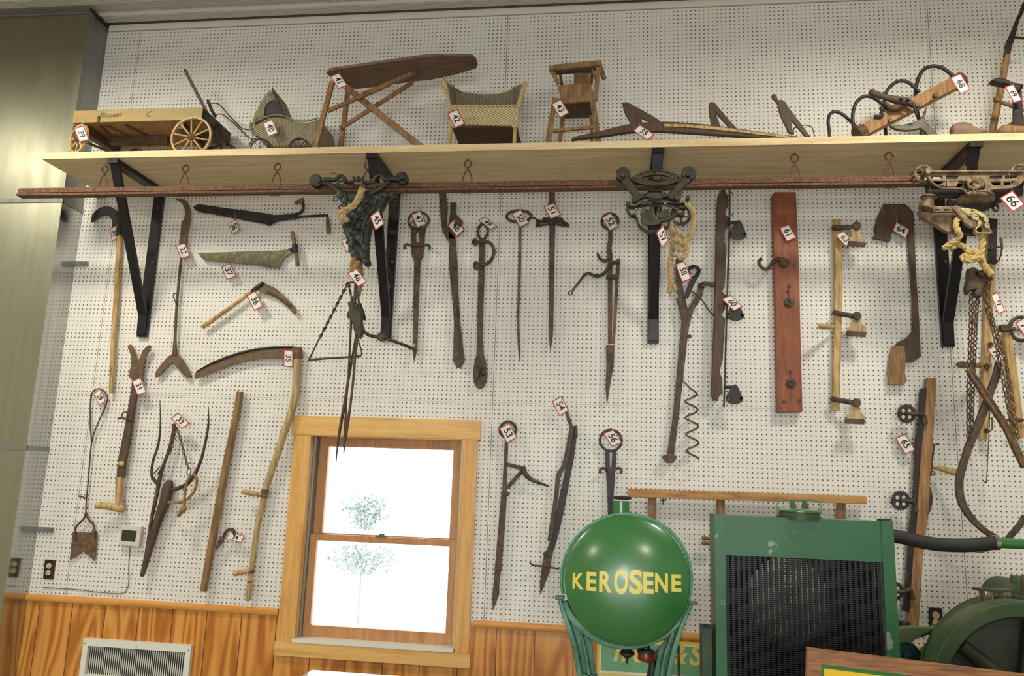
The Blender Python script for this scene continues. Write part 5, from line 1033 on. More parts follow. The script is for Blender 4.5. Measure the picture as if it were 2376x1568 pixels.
for x, y, r, d in ((425, 1000, 92, .385), (790, 1000, 92, .385), (400, 1000, 85, .10), (800, 1000, 85, .10)):
    use('c2'); (u, v), = A(x, y); c_ = P(u, v, d); rw = r/SC()*mpp(u, v, d); c_.z = ZS+rw+.003; b_ = B(); pts = [c_+Vector((math.cos(a)*rw, 0, math.sin(a)*rw)) for a in (2*PI*k/28 for k in range(28))]
    b_.tube3(pts, .0045, 8, True)
    for k in range(8): a = k*PI/4; b_.tube3([c_, c_+Vector((math.cos(a)*rw, 0, math.sin(a)*rw))], .0015, 5)
    b_.put('wheel', black_iron, t)
zc = ZS+.045
B().tube3([(P(590, 340, .385).x, -.385, zc), (P(590, 340, .1).x, -.10, zc)], .004, 6).tube3([(P(691, 340, .385).x, -.385, zc), (P(691, 340, .1).x, -.10, zc)], .004, 6).tube(A(360, 925, 330, 960, 320, 990), 6, .30, 8).put('axles', black_iron, t)
# 41 ironing board
use('px'); t = thing('ironing_board', 'antique wooden folding ironing board with crossed legs', 'ironing board', at(900, 240, .25))
zB = None
nearL, farL = (758, 168), (803, 203)
# board plane through a slight rise; top edge is the near long side, bottom edge the far one
ZL, ZR_ = P(757, 168, .42).z, P(1000, 131, .42).z
def BP(u, v):                           # meet the ray with the tilted plane of the board
    sl = (ZR_-ZL)/(P(1000, 131, .42).x-P(757, 168, .42).x); D = ray(u, v); X0 = P(757, 168, .42)
    t_ = ((X0.z-CAM.z)-sl*(X0.x-CAM.x))/(D.z-sl*D.x); return CAM+D*t_
ol = [(757, 170), (764, 164), (850, 151), (985, 132), (1040, 130.5), (1094, 130.6), (1104, 140), (1108.5, 151), (1104, 159), (1053, 174), (1000, 185), (958, 189), (890, 199), (827, 206.6), (803, 203), (775, 186)]
T_ = [BP(u, v) for u, v in ol]; b_ = B(); b_.grid([[p+Vector((0, 0, h)) for p in T_] for h in (0, .016)], smooth=False); b_.put('board_top', wood_dull, t)
use('c2')
def bar2(b_, x0_, y0_, d0, x1_, y1_, d1, w_=.028, th=.018, floor=False):
    p, q = P(*A(x0_, y0_)[0], d0), P(*A(x1_, y1_)[0], d1)
    if floor: k = (ZS+.003-p.z)/(q.z-p.z); q = p+(q-p)*k
    return b_.beam(p, q, w_, th)
for nm_, args in (('leg', (1118, 372, .42, 965, 960, .42, .026, .02, True)), ('leg', (1268, 450, .20, 1203, 960, .20, .026, .02, True)), ('leg', (1255, 425, .30, 1905, 945, .30, .034, .022, True)), ('brace', (1075, 650, .36, 1650, 398, .33, .022, .014)), ('brace', (1200, 815, .20, 1890, 372, .24, .022, .014)), ('brace', (1405, 495, .33, 1900, 285, .30, .022, .014))):
    bar2(B(), *args).put(nm_, wood_brown, t)
B().tube(A(1900, 230, 1960, 290), 22, .32, 8, flat=.4).tube(A(1195, 805, 1220, 830), 12, .21, 8).put('hinge_block', wood_dark, t)
# 42 settee
use('c3'); t = thing('wicker_doll_settee', 'small tan wicker settee with high flared ends', 'doll settee', at(1120, 260, .25))
dN, dF = .40, .14
B().slab(sm(A(550, 568, 620, 572, 900, 575, 1130, 575, 1198, 568, 1190, 660, 1184, 765, 1130, 765, 1125, 748, 900, 745, 700, 738, 600, 762, 555, 765, 548, 660), 1), dN-.02, .02, bev=.006).put('front_panel', wick_tan, t)
B().slab(sm(A(600, 405, 640, 432, 700, 452, 800, 466, 920, 470, 1040, 460, 1110, 434, 1150, 405, 1165, 600, 590, 600), 1), dF, .018).put('back_panel', wick_grey, t)
for s, q1, q2 in ((0, (508, 345, 530, 440, 560, 560, 572, 640), (600, 410, 606, 500, 610, 600)), (1, (1246, 368, 1218, 470, 1185, 580, 1175, 650), (1150, 410, 1150, 500, 1150, 600))):
    p1 = [P(*z, dN-.01) for z in A(*q1)]; p2 = [P(*z, dF+.01) for z in A(*q2)]; p1 = cr(p1, 4); p2 = cr(p2, 6)[:len(p1)]
    n_ = min(len(p1), len(p2)); b_ = B(); o1 = Vector((.006, 0, 0))
    b_.grid([[p1[k]-o1, p1[k]+o1, p2[k]+o1, p2[k]-o1] for k in range(n_)], smooth=False); b_.put('end_panel', wick_grey, t)
    B().tube(A(*q1), [26, 24, 18, 16], dN-.005, 10, curve=3, dome=True).put('rolled_arm', wick_tan, t)
B().tube3([P(*A(508, 345)[0], dN-.01), P(*A(600, 405)[0], dF+.02)], .008, 8).tube3([P(*A(1246, 368)[0], dN-.01), P(*A(1150, 405)[0], dF+.02)], .008, 8).tube(A(595, 400, 640, 428, 700, 448, 800, 462, 920, 466, 1040, 456, 1110, 430, 1155, 400), 7, dF+.02, 8, curve=2).tube(A(553, 566, 900, 573, 1195, 566), 9, dN, 8).put('rim', wick_tan, t)
zs_ = P(*A(900, 745)[0], dN).z
B().box((P(*A(575, 750)[0], dN).x, -dN+.02, zs_-.004), (P(*A(1165, 750)[0], dN).x, -dF, zs_+.008)).put('seat_bottom', wood_dark, t)
for x, d in ((572, dN-.015), (1156, dN-.015), (655, dF+.01), (1085, dF+.01)):
    p = P(*A(x, 760)[0], d); B().tube3([(p.x, p.y, zs_+.02), (p.x, p.y, ZS+.002)], [.011, .010], 10).put('leg', wick_tan if False else wood_tan, t)
# 43 high chair
t = thing('toy_high_chair', 'small brown wooden toy high chair with tray', 'toy chair', at(1340, 240, .25))
def bar3(b_, x0_, y0_, d0, x1_, y1_, d1, w_=.022, th=.018, floor=False): return bar2(b_, x0_, y0_, d0, x1_, y1_, d1, w_, th, floor)
for a_ in ((1520, 505, .38, 1462, 860, .40, .026, .02, True), (1608, 540, .20, 1568, 860, .20, .022, .02, True), (1862, 520, .38, 1900, 800, .40, .030, .02, True), (1840, 540, .20, 1852, 800, .18, .02, .018, True)): bar3(B(), *a_).put('leg', wood_brown, t)
bar3(B(), 1498, 798, .40, 1872, 764, .40, .018, .014).put('rung', wood_brown, t)
B().slab(A(1545, 388, 1600, 378, 1700, 370, 1845, 362, 1872, 450, 1895, 520, 1760, 532, 1570, 548, 1575, 500), .36, .02, bev=.003).slab(A(1500, 505, 1575, 498, 1580, 520, 1505, 528), .37, .02).put('seat_apron', wood_brown, t)
p, q = P(*A(1560, 520)[0], .37), P(*A(1885, 510)[0], .37); B().box((p.x, -.37, p.z-.006), (q.x, -.16, p.z+.006)).put('seat', wood_dark, t)
B().slab(A(1690, 262, 1832, 262, 1835, 372, 1692, 378), .17, .012).put('back_splat', wood_brown, t)
b_ = bar3(B(), 1560, 245, .18, 1585, 390, .18, .016, .014); bar3(b_, 1860, 240, .18, 1850, 372, .18, .016, .014); bar3(b_, 1600, 262, .18, 1850, 262, .18, .014, .012); b_.put('back_frame', wood_dark, t)
b_ = bar3(B(), 1482, 230, .38, 1555, 370, .36, .022, .016); bar3(b_, 1918, 200, .38, 1886, 525, .37, .024, .018); bar3(b_, 1862, 240, .36, 1890, 330, .36, .014, .012); b_.put('arm_posts', wood_brown, t)
bar3(B(), 1468, 230, .40, 1925, 184, .40, .030, .018).put('tray_rail', wood_brown, t); bar3(B(), 1918, 175, .40, 1968, 325, .30, .022, .018).put('tray_rail', wood_brown, t); bar3(B(), 1475, 235, .40, 1548, 345, .34, .018, .014).put('tray_rail', wood_brown, t)
B().slab(A(1505, 235, 1905, 200, 1900, 240, 1530, 275), .30, .02).put('tray_underside', wood_dark, t)
# 55 grain cradle fingers
use('px'); t = thing('grain_cradle', 'long curved wooden cradle beam with three upright pointed fins', 'grain cradle', at(1600, 300, .40))
B().strip(A(1326, 322, 1345, 317, 1400, 308, 1455, 297, 1510, 293, 1560, 293.5, 1640, 299, 1720, 307, 1790, 315, 1880, 324), [4, 7, 13, 18, 22, 23, 22, 17, 13, 10], .42, .03, curve=3, bev=.004).put('beam', wood_dark, t)
B().strip(A(1540, 290, 1600, 292, 1680, 299, 1760, 309, 1830, 317), [6, 7, 7, 6, 4], .452, .003, curve=2).put('light_strip', wood_tan, t)
use('c4')
B().slab(A(172, 545, 182, 534, 210, 533, 240, 545, 380, 620, 500, 690, 535, 730, 530, 752, 505, 755, 440, 725, 348, 680, 355, 748, 265, 755, 225, 690, 185, 610), .40, .016, bev=.004).put('fin', wood_dark, t)
B().slab(A(956, 575, 965, 540, 985, 530, 1015, 540, 1080, 620, 1150, 700, 1225, 780, 1215, 805, 1180, 812, 1120, 740, 1060, 670, 1020, 615, 1040, 680, 1068, 757, 985, 760, 965, 650), .40, .016, bev=.004).put('fin', wood_dark, t)
B().slab(A(1528, 480, 1550, 457, 1575, 466, 1590, 515, 1625, 513, 1650, 525, 1700, 600, 1800, 730, 1885, 845, 1840, 852, 1780, 780, 1712, 700, 1728, 822, 1690, 817, 1640, 720, 1605, 640, 1585, 550), .40, .016, bev=.004).put('fin', wood_dark, t)
B().tube(A(1728, 830, 1735, 775, 1790, 750, 1850, 748, 1900, 770, 1922, 860), 5, .38, 8, curve=4).tube(A(1020, 660, 1050, 640), 6, .42, 6).put('wire_loops', iron, t)
# 68 cultivator
use('c5'); t = thing('tined_cultivator', 'stout wooden beam with four big hooped iron tines', 'cultivator', at(2080, 260, .3))
def dn(b_, q, r, d, cv=4):              # a tine whose first pixel is carried straight down to the shelf
    pts = [P(*z, d) for z in A(*q)]; k = mpp(2080, 260, d)/SC(); f = pts[0].copy(); f.z = ZS+.004
    pp = cr([f]+pts, cv); return b_.tube3(pp, [x*k for x in ([r]*len(pp))], 10)
dn(B(), (190, 1200, 178, 1110, 195, 1040, 245, 1014, 310, 1040, 390, 1110, 460, 1180), 15, .30).put('tine', black_iron, t)
dn(B(), (412, 1200, 402, 1050, 430, 940, 490, 882, 560, 878, 640, 920, 735, 1010), 16, .34).put('tine', black_iron, t)
dn(B(), (700, 1200, 690, 1000, 700, 860, 750, 780, 830, 735, 920, 755, 1010, 840), 16, .26).put('tine', black_iron, t)
dn(B(), (1030, 1200, 985, 1000, 972, 860, 990, 740, 1040, 640, 1120, 602, 1210, 615, 1290, 670, 1340, 720), 17, .24).put('tine', black_iron, t)
p, q = P(*A(455, 1215)[0], .38), P(*A(1360, 745)[0], .28); B().beam(p, q, .062, .06).put('beam', wood_old, t)
B().tube3([p-(q-p).normalized()*.012, p+(q-p).normalized()*.03], .042, 10).put('end_cap', wood_dark, t)
B().tube3([q-(q-p).normalized()*.02, q+(q-p).normalized()*.02], .044, 16).put('end_cap', wood_dark, t)
B().tube(A(570, 840, 640, 865, 700, 885, 800, 910, 900, 930, 960, 960), [30, 28, 26, 36, 34, 24], .40, 12, curve=3, dome=True).tube(A(700, 935, 760, 985, 850, 960), [14, 30, 34], .40, 10, curve=3).put('handle', wood_dark, t)
B().tube(A(850, 940, 900, 935, 960, 970, 985, 1050), 14, .43, 8, curve=3).disc(900, 910, 16, .43, .02, 8).disc(845, 900, 16, .43, .02, 8).disc(1145, 880, 22, .37, .02, 8).disc(985, 965, 20, .42, .012, 8).disc(740, 1105, 20, .42, .012, 8).tube(A(610, 1060, 650, 1060, 680, 1045), [18, 18, 12], .40, 10, dome=True).tube(A(655, 970, 668, 1050), 12, .40, 8).put('iron_fittings', black_iron, t)
B().slab(sm(A(740, 1140, 800, 1140, 860, 1130, 960, 1105, 1030, 1068, 1058, 1005, 1080, 962, 1066, 1060, 1075, 1110, 1150, 1190, 1185, 1235, 1110, 1245, 1060, 1200, 1020, 1168, 960, 1182, 880, 1188, 790, 1172), 2), .36, .02, bev=.005).put('cast_foot', cast_olive, t)
# 69 wooden frame, shoe last, clogs
use('g7'); t = thing('tall_wooden_tool', 'tall wooden pole with black iron head leaning at the right shelf end', 'tool', at(2325, 200, .2))
B().strip(A(935, 20, 900, 130, 862, 200, 830, 300, 800, 390, 770, 460, 742, 600), [34, 40, 34, 46, 62, 70, 62], .20, .022, bev=.004).tube(A(815, 402, 950, 410), [16, 14], .21, 8).put('iron_head', black_iron, t)
(u, v), (u2, v2) = A(742, 595, 575, 1450); p, q = P(u, v, .21), P(u2, v2, .21); k = (ZS+.003-p.z)/(q.z-p.z); q = p+(q-p)*k
B().tube3([p, q], [.0165, .019], 12).put('pole', wood_brown, t)
B().tube(A(598, 1062, 672, 1074), 16, .23, 10).tube(A(670, 1090, 760, 1120, 880, 1172, 912, 1180), [20, 22, 26, 18], [.22, .21, .20, .20], 10, dome=True).put('side_peg', wood_brown, t)
B().beam(P(*A(600, 1450)[0], .24), P(*A(960, 1240)[0], .24), .03, .018).put('diagonal_brace', wood_brown, t)
t = thing('iron_shoe_last', 'black iron cobbler shoe last on a split iron stand', 'shoe last', at(2345, 200, .4))
B().slab(sm(A(575, 852, 615, 828, 660, 822, 705, 826, 760, 845, 810, 872, 870, 880, 925, 895, 922, 925, 880, 965, 860, 968, 830, 962, 790, 915, 740, 895, 690, 890, 640, 880, 600, 866), 2), .40, .05, bev=.012, res=3).put('last', black_iron, t)
for a_ in ((835, 960, 832, 1400), (860, 960, 892, 1410)):
    (u, v), (u2, v2) = A(*a_); p, q = P(u, v, .42), P(u2, v2, .42); k = (ZS+.002-p.z)/(q.z-p.z); q = p+(q-p)*k; B().beam(p, q, .022, .02).put('stand_leg', black_iron, t)
def clog(q, d, lab, mat):
    use('g7'); px_ = sm(A(*q), 2); b_ = B().slab(px_, d, .06, bev=.018, res=3)
    zmin = min(v.co.z for v in b_.bm.verts); bmesh.ops.translate(b_.bm, verts=b_.bm.verts[:], vec=(0, 0, ZS+.002-zmin)) if zmin > ZS or True else None
    return tag_(b_.put('wooden_shoe_form', mat), lab, 'shoe form', 'wooden shoe forms on the shelf')
clog((168, 1400, 200, 1365, 290, 1348, 350, 1362, 400, 1392, 450, 1415, 545, 1430, 560, 1500, 200, 1500, 172, 1450), .42, 'wooden shoe form lying under the tall leaning pole', wood_dull)
clog((688, 1425, 720, 1402, 770, 1396, 850, 1410, 960, 1420, 960, 1500, 700, 1500), .43, 'wooden shoe form at the foot of the shoe last stand', wood_brown)
# ------------------------------------------------------------------ floor-standing things, bottom of the picture
# heater
use('e6'); t = thing('wall_heater', 'white louvered wall heater set in the plywood panelling', 'heater', at(325, 1560, .01))
HZ1, HX0, HX1 = 1.053, .166, .812
B().box((HX0, -.035, .50), (HX0+.032, -.008, HZ1)).box((HX1-.032, -.035, .50), (HX1, -.008, HZ1)).box((HX0+.032, -.035, HZ1-.038), (HX1-.032, -.008, HZ1)).box((HX0+.032, -.035, HZ1-.205), (HX1-.032, -.008, HZ1-.190)).box((HX0+.032, -.035, .50), (HX1-.032, -.008, .53)).put('frame', white_paint, t)
B().box((HX0+.03, -.0095, .52), (HX1-.03, -.0088, HZ1-.03)).put('dark_back', dark_in, t)
for z0, z1 in ((HZ1-.190, HZ1-.038), (.53, HZ1-.205)):
    b_ = B(); n_ = 47
    for k in range(n_): x = HX0+.036+(HX1-HX0-.072)*(k+.5)/n_; b_.box((x-.0021, -.0135, z0), (x+.0021, -.011, z1))
    b_.put('louvers', white_paint, t)
for sx_ in (HX0+.012, (HX0+HX1)/2, HX1-.012): B().lathe((sx_, -.035, HZ1-.025), (0, -1, 0), [(0, .004), (.002, .003), (.0025, 0)], 8).put('screw', steel, t)
# display case
a = P(724, 1554, .45); zc = a.z
t = thing('glass_display_case', 'glass topped display case just below the window', 'display case', (a.x+.4, -.8, 0))
cx0, cx1, cy1, cy0 = a.x, a.x+1.15, -.45, -1.15
B().box((cx0, cy0, zc-.008), (cx1, cy1, zc)).put('glass_top', plain('case_glass', (214, 222, 214), .06, 0, Transmission_Weight=.5), t)
B().box((cx0, cy0, 0), (cx1, cy1, .75)).put('cabinet_base', wood_brown, t)
for x, y in ((cx0, cy0), (cx1-.02, cy0), (cx0, cy1-.02), (cx1-.02, cy1-.02)): B().box((x, y, .75), (x+.02, y+.02, zc-.009)).put('corner_post', steel, t)
# poster sign on the wall
use('px'); t = thing('green_sign', 'pale green sign with yellow letters and border behind the tank stand', 'sign', at(1500, 1500, .02))
p0, p1 = P(1386, 1476, .02), P(1660, 1485, .02); SX0, SX1, SZ1 = p0.x, p1.x+.25, p0.z
def rect(b_, x0, x1, z0, z1, y0, y1): return b_.box((x0, -y1, z0), (x1, -y0, z1))
rect(B(), SX0, SX1, SZ1-.60, SZ1, .012, .02).put('border', sign_yel, t)
rect(B(), SX0+.012, SX1-.012, SZ1-.588, SZ1-.014, .0201, .0212).put('white_field', sign_pale, t)
rect(B(), SX0+.020, SX1-.02, SZ1-.165, SZ1-.022, .0213, .0222).put('green_field', sign_green, t)
rect(B(), SX0+.020, SX1-.02, SZ1-.190, SZ1-.176, .0213, .0222).put('yellow_stripe', sign_let, t)
for s_, px_ in (('n', (1437, 1513)), ('e', (1480, 1515)), ('&', (1570, 1518)), ('S', (1612, 1522))):
    M = Matrix.Translation(P(px_[0], px_[1], .0226)) @ FRM; B().text3(s_, M, .135, .0004, .25, 1, .004).put('letter', sign_let, t)
# ------------------------------------------------------------------ kerosene tank
TD = .95; c0_ = P(1454, 1344, TD); k = mpp(1454, 1344, TD); R0 = 147*k
t = thing('kerosene_tank', 'round green KEROSENE tank on a green cast iron stand', 'tank', (c0_.x, -TD+.12, 0))
def TP(x, y, d=TD): use('e3'); (u, v), = A(x, y); return P(u, v, d)
prof = [(-.30, .0), (-.298, R0*.6), (-.27, R0*.9), (-.24, R0*.985), (-.02, R0*.985)]
_ax = (0, -math.cos(.085), math.sin(.085))
B().lathe(c0_, _ax, prof+[(-.0, R0*.985), (.004, R0*.975), (.012, R0*.93), (.028, R0*.80), (.044, R0*.62), (.055, R0*.42), (.061, R0*.2), (.063, .0)], 72).put('drum', green_gloss, t)
TILT = Matrix.Translation(c0_) @ Matrix.Rotation(-.085, 4, 'X') @ Matrix.Translation(-c0_)   # the drum leans back a little in its cradle
# lettering follows the bulge
def bulge(r):
    pr = [(0, .063), (.2, .061), (.42, .055), (.62, .044), (.80, .028), (.93, .012), (.985, 0), (1.2, 0)]
    f = r/R0
    for (a0, b0), (a1, b1) in zip(pr, pr[1:]):
        if f <= a1: return b0+(b1-b0)*(f-a0)/(a1-a0)
    return 0
L_ = [('K', 358, 795, 130, 92), ('E', 466, 798, 150, 80), ('R', 578, 800, 168, 100), ('O', 702, 800, 196, 108), ('S', 820, 800, 196, 104), ('E', 920, 808, 166, 84), ('N', 1026, 810, 152, 102), ('E', 1148, 812, 136, 80)]
for ch, x, y, hh, ww in L_:
    b_ = B()
    c_ = TP(x, y); s_ = B(); s_.text3(ch, Matrix.Identity(4), 1, .0, 0, 1, .034)
    bmesh.ops.triangulate(s_.bm, faces=s_.bm.faces[:]); bmesh.ops.subdivide_edges(s_.bm, edges=s_.bm.edges[:], cuts=2, use_grid_fill=True)
    xs = [v.co.x for v in s_.bm.verts]; ys = [v.co.y for v in s_.bm.verts]; sx_ = (max(xs)-min(xs)); sy_ = (max(ys)-min(ys)); mx_, my_ = (max(xs)+min(xs))/2, (max(ys)+min(ys))/2
    kk = k/3.5
    for v in s_.bm.verts:
        X, Z = c_.x+(v.co.x-mx_)/sx_*ww*kk, c_.z+(v.co.y-my_)/sy_*hh*kk*.97
        rr_ = math.hypot(X-c0_.x, Z-c0_.z); v.co = TILT @ Vector((X, -TD-bulge(rr_)-.0016, Z))
    me_ = bpy.data.meshes.new('t'); s_.bm.to_mesh(me_); b_.bm.from_mesh(me_); bpy.data.meshes.remove(me_); s_.bm.free()
    b_.put('letter', yellow_let, t)
use('e3')
def arcp(a0, a1, r, n=28, cx_=750, cy_=783): return [z for i in range(n+1) for z in (cx_+r*math.cos(math.radians(a0+(a1-a0)*i/n)), cy_-r*math.sin(math.radians(a0+(a1-a0)*i/n)))]
B().strip(A(*arcp(193, 90, 532), *arcp(88, -20, 528)), 24, TD-.10, .022, bev=.003).tube(A(*arcp(193, -20, 516)), 5, TD-.03, 8).put('strap', green_strap, t)
B().lathe(TP(703, 262, TD-.12), (0, 0, 1), [(-.02, .040), (.0, .037), (.060, .036)], 28).put('filler_neck', green_gloss, t)
B().lathe(TP(712, 128, TD-.12), (0, 0, 1), [(-.004, .030), (0, .042), (.005, .043), (.010, .036), (.013, .0)], 28).put('filler_cap', black_iron, t)
S0 = TD-.09
b_ = B().strip(A(*arcp(200, 340, 545)), 56, S0, .05, bev=.004); b_.put('cradle_ring', cast_leaf, t)
def zleg(b_, q, w_, d, th): return b_.strip(A(*q), w_, d, th, curve=2, bev=.004)
# left and right legs: outer and inner flanges with a thinner web between; they run down to the floor
for s_, outer, inner, web in ((0, (205, 950, 250, 1100, 305, 1250, 345, 1420, 370, 1600), (370, 1190, 395, 1290, 425, 1440, 450, 1600), (215, 960, 372, 1185, 470, 1300, 505, 1620, 370, 1620, 300, 1250)), (1, (1275, 990, 1215, 1120, 1165, 1260, 1120, 1420, 1085, 1600), (1125, 1215, 1085, 1330, 1050, 1450, 1030, 1600), (1270, 1000, 1125, 1215, 1010, 1340, 960, 1620, 1085, 1620, 1165, 1260))):
    B().slab(A(*web), S0+.01, .014, bev=.003).put('leg_web', cast_leaf, t)
    zleg(B(), outer, [34, 40, 44, 46, 46], S0, .06).put('leg_flange', cast_leaf, t); zleg(B(), inner, [20, 26, 30, 30], S0+.005, .05).put('leg_flange', cast_leaf, t)
p, q = TP(435, 1590, S0+.03), TP(1050, 1590, S0+.03)
for x0_, x1_ in ((p.x, p.x-.12), (q.x, q.x+.12)): B().beam((x0_, -S0-.03, p.z+.02), (x1_, -S0-.03, .0), .08, .05).put('lower_leg', cast_leaf, t)
B().box((p.x-.16, -S0-.10, 0), (q.x+.16, -S0+.10, .02)).put('base_plate', cast_leaf, t)
use('e3')
for q_ in ((168, 925, 240, 925, 240, 950, 168, 948), (1240, 968, 1330, 975, 1328, 992, 1240, 990)): B().slab(A(*q_), S0-.01, .06, bev=.003).put('lug', cast_leaf, t)
B().tube(A(*arcp(215, 325, 518)), 6, S0+.055, 8).put('cradle_bead', green_strap, t)
c_ = TP(752, 1378, S0); B().lathe(c_, (0, 0, -1), [(-.02, .014), (0, .032), (.006, .032), (.018, .014), (.024, .006), (.04, .005), (.044, 0)], 20).put('drain_cone', black_iron, t)
c_ = TP(905, 1372, S0); B().lathe(c_, (0, 0, -1), [(0, .030), (.020, .034), (.032, .032), (.040, .018), (.042, 0)], 24).put('sediment_bowl', amber, t); B().lathe(c_, (0, 0, 1), [(-.004, .036), (.008, .036), (.014, .02), (.05, .012)], 24).put('bowl_cap', cast_green, t)
B().tube(A(935, 1440, 960, 1450, 955, 1600), [16, 30, 36], S0-.02, 10).put('pipe', cast_green, t)
B().slab(A(950, 1400, 1010, 1350, 980, 1600, 900, 1620), S0-.06, .02).put('rear_web', eng_green, t)
t = thing('slim_lever_rod', 'thin dark iron rod with square head beside the tank stand', 'rod', at(1574, 1560, .5))
B().slab(A(1155, 1322, 1182, 1322, 1182, 1348, 1187, 1352, 1187, 1380, 1158, 1380), .50, .014).put('square_head', black_iron, t)
p = TP(1170, 1375, .507); B().tube3([p, (p.x+.02, -.507, .0)], .006, 8).put('rod', iron, t)
# ------------------------------------------------------------------ radiator
RDp = .85; use('e4')
t = thing('green_radiator', 'big green framed tractor radiator with black core and chipped paint', 'radiator', at(1862, 1500, RDp-.06))
RB = -.0
def RPx(x, y, d=RDp): use('e4'); (u, v), = A(x, y); return P(u, v, d)
xl, xr, zt = RPx(200, 265).x, RPx(1645, 300).x, (RPx(200, 265).z+RPx(1645, 300).z)/2
xil, xir = RPx(289, 590).x, RPx(1562, 620).x; ztank = (RPx(290, 588).z+RPx(1560, 622).z)/2
dp = .16
B().box((xl, -RDp-.012, .15), (xil, -RDp+.0, zt)).box((xl, -RDp, .15), (xl+.012, -RDp+dp, zt)).put('side_channel', rad_green, t)
B().box((xir, -RDp-.012, .15), (xr, -RDp, zt)).box((xr-.012, -RDp, .15), (xr, -RDp+dp, zt)).put('side_channel', rad_green, t)
B().box((xil, -RDp-.006, ztank), (xir, -RDp+dp-.01, zt-.003)).box((xil, -RDp-.010, ztank-.004), (xir, -RDp, ztank+.008)).put('top_tank', rad_green, t)
B().box((xil, -RDp-.006, .15), (xir, -RDp+dp-.01, .42)).put('bottom_tank', rad_green, t)
b_ = B(); n_ = 28; wd = (xir-xil)/n_
for k_ in range(n_): x = xil+wd*(k_+.5); b_.box((x-wd*.27, -RDp+.014, .42), (x+wd*.27, -RDp+.040, ztank))
b_.put('core_tubes', plain('core_black', (34, 34, 38), .45, .2), t)
b_ = B(); z = .43
while z < ztank: b_.box((xil, -RDp+.003, z), (xir, -RDp+.032, z+.0024)); z += .0082
b_.put('core_fins', plain('fin_black', (42, 42, 46), .45, .2), t)
# fan shroud with its round opening behind the core
cs = RPx(790, 920, RDp-.12); rs = .165; b_ = B(); n_ = 48; rg = []
for k_ in range(n_):
    a_ = 2*PI*k_/n_; dx, dz = math.cos(a_), math.sin(a_); sx_ = (xir if dx > 0 else xil); sz_ = (ztank if dz > 0 else .42)
    tt = min(abs((sx_-cs.x)/dx) if abs(dx) > 1e-6 else 9, abs((sz_-cs.z)/dz) if abs(dz) > 1e-6 else 9)
    rg.append([(cs.x+dx*rs, -RDp+.10, cs.z+dz*rs), (cs.x+dx*tt, -RDp+.10, cs.z+dz*tt), (cs.x+dx*tt, -RDp+.104, cs.z+dz*tt), (cs.x+dx*rs, -RDp+.104, cs.z+dz*rs)])
b_.grid(rg, closed=True, smooth=False); b_.put('fan_shroud', dark_in, t)
cc = RPx(890, 240, RDp-.06); kk = mpp(1850, 1190, RDp-.06)/3.5; rx = 170*kk
B().lathe((cc.x, cc.y, zt-.01), (0, 0, 1), [(0, rx*1.03), (.012, rx*1.03), (.013, rx*.95), (.03, rx*.92)], 32).put('filler_collar', eng_green, t)
B().lathe((cc.x, cc.y, zt+.02), (0, 0, 1), [(0, rx*.93), (.002, rx*.97), (.008, rx*.97), (.014, rx*.80), (.019, rx*.4), (.020, 0)], 32).put('filler_lid', green_gloss, t)
for dx in (-.026, .026): B().slab([*map(tuple, sm(A(890+dx/kk-26, 205, 890+dx/kk-18, 150, 890+dx/kk, 142, 890+dx/kk+22, 170, 890+dx/kk+32, 205), 2))], RDp-.075, .012, bev=.004).put('lid_wing', eng_green, t)
B().tube(A(708, 262, 708, 190, 722, 152, 760, 142), 5, RDp-.03, 8, curve=4).tube(A(1072, 262, 1068, 190, 1050, 155, 1000, 142), 5, RDp-.03, 8, curve=4).tube(A(760, 142, 1000, 142), 5, RDp-.03, 8).put('bail_wire', green_strap, t)
B().slab(A(1530, 292, 1640, 292, 1642, 308, 1560, 306), RDp-.03, .035).put('corner_cap', black_iron, t)
for x in (xl+.02, xr-.06): B().box((x, -RDp, 0), (x+.04, -RDp+dp, .16)).put('foot', eng_green, t)
# post left of the radiator
t = thing('green_square_post', 'dark green square metal post with bolted cap left of the radiator', 'post', (RPx(140, 1200, .80).x, -.76, 0))
p, q = RPx(102, 1185, .80), RPx(180, 1200, .80)
B().box((p.x, -.80, 0), (q.x, -.70, p.z)).put('post', mottled('post_green', (34, 58, 40), (50, 78, 52), 12, .5), t); B().box((p.x-.002, -.803, p.z), (q.x+.004, -.70, p.z+.006)).lathe(((p.x+q.x)/2-.005, -.76, p.z+.006), (0, 0, 1), [(0, .008), (.008, .008), (.009, 0)], 6).put('cap', eng_dark, t)
# hose and pipe
use('px'); t = thing('radiator_hose', 'black rubber hose running right from the radiator to a green pipe', 'hose', at(2200, 1260, .8))
hz = [P(*z, .80) for z in A(2060, 1241, 2095, 1247, 2135, 1256, 2180, 1263, 2240, 1265, 2290, 1261, 2312, 1259)]
B().tube3(cr(hz, 5), 15.5*mpp(2200, 1260, .8), 20).put('rubber_hose', rubber, t)
hh = P(2306, 1259, .80); h2 = P(2316, 1259, .80); B().tube3([hh, h2], 17*mpp(2310, 1260, .8), 24).tube3([h2+Vector((-.004, 0, -.03)), h2+Vector((-.004, 0, -.022))], .008, 10).put('hose_clamp', chrome, t)
tag_(B().tube3([P(2312, 1259, .80), P(2345, 1261, .80), P(2420, 1264, .80)], 11.5*mpp(2310, 1260, .8), 20).put('coolant_pipe', green_gloss), 'green metal pipe leaving the hose clamp at the right edge', 'pipe')
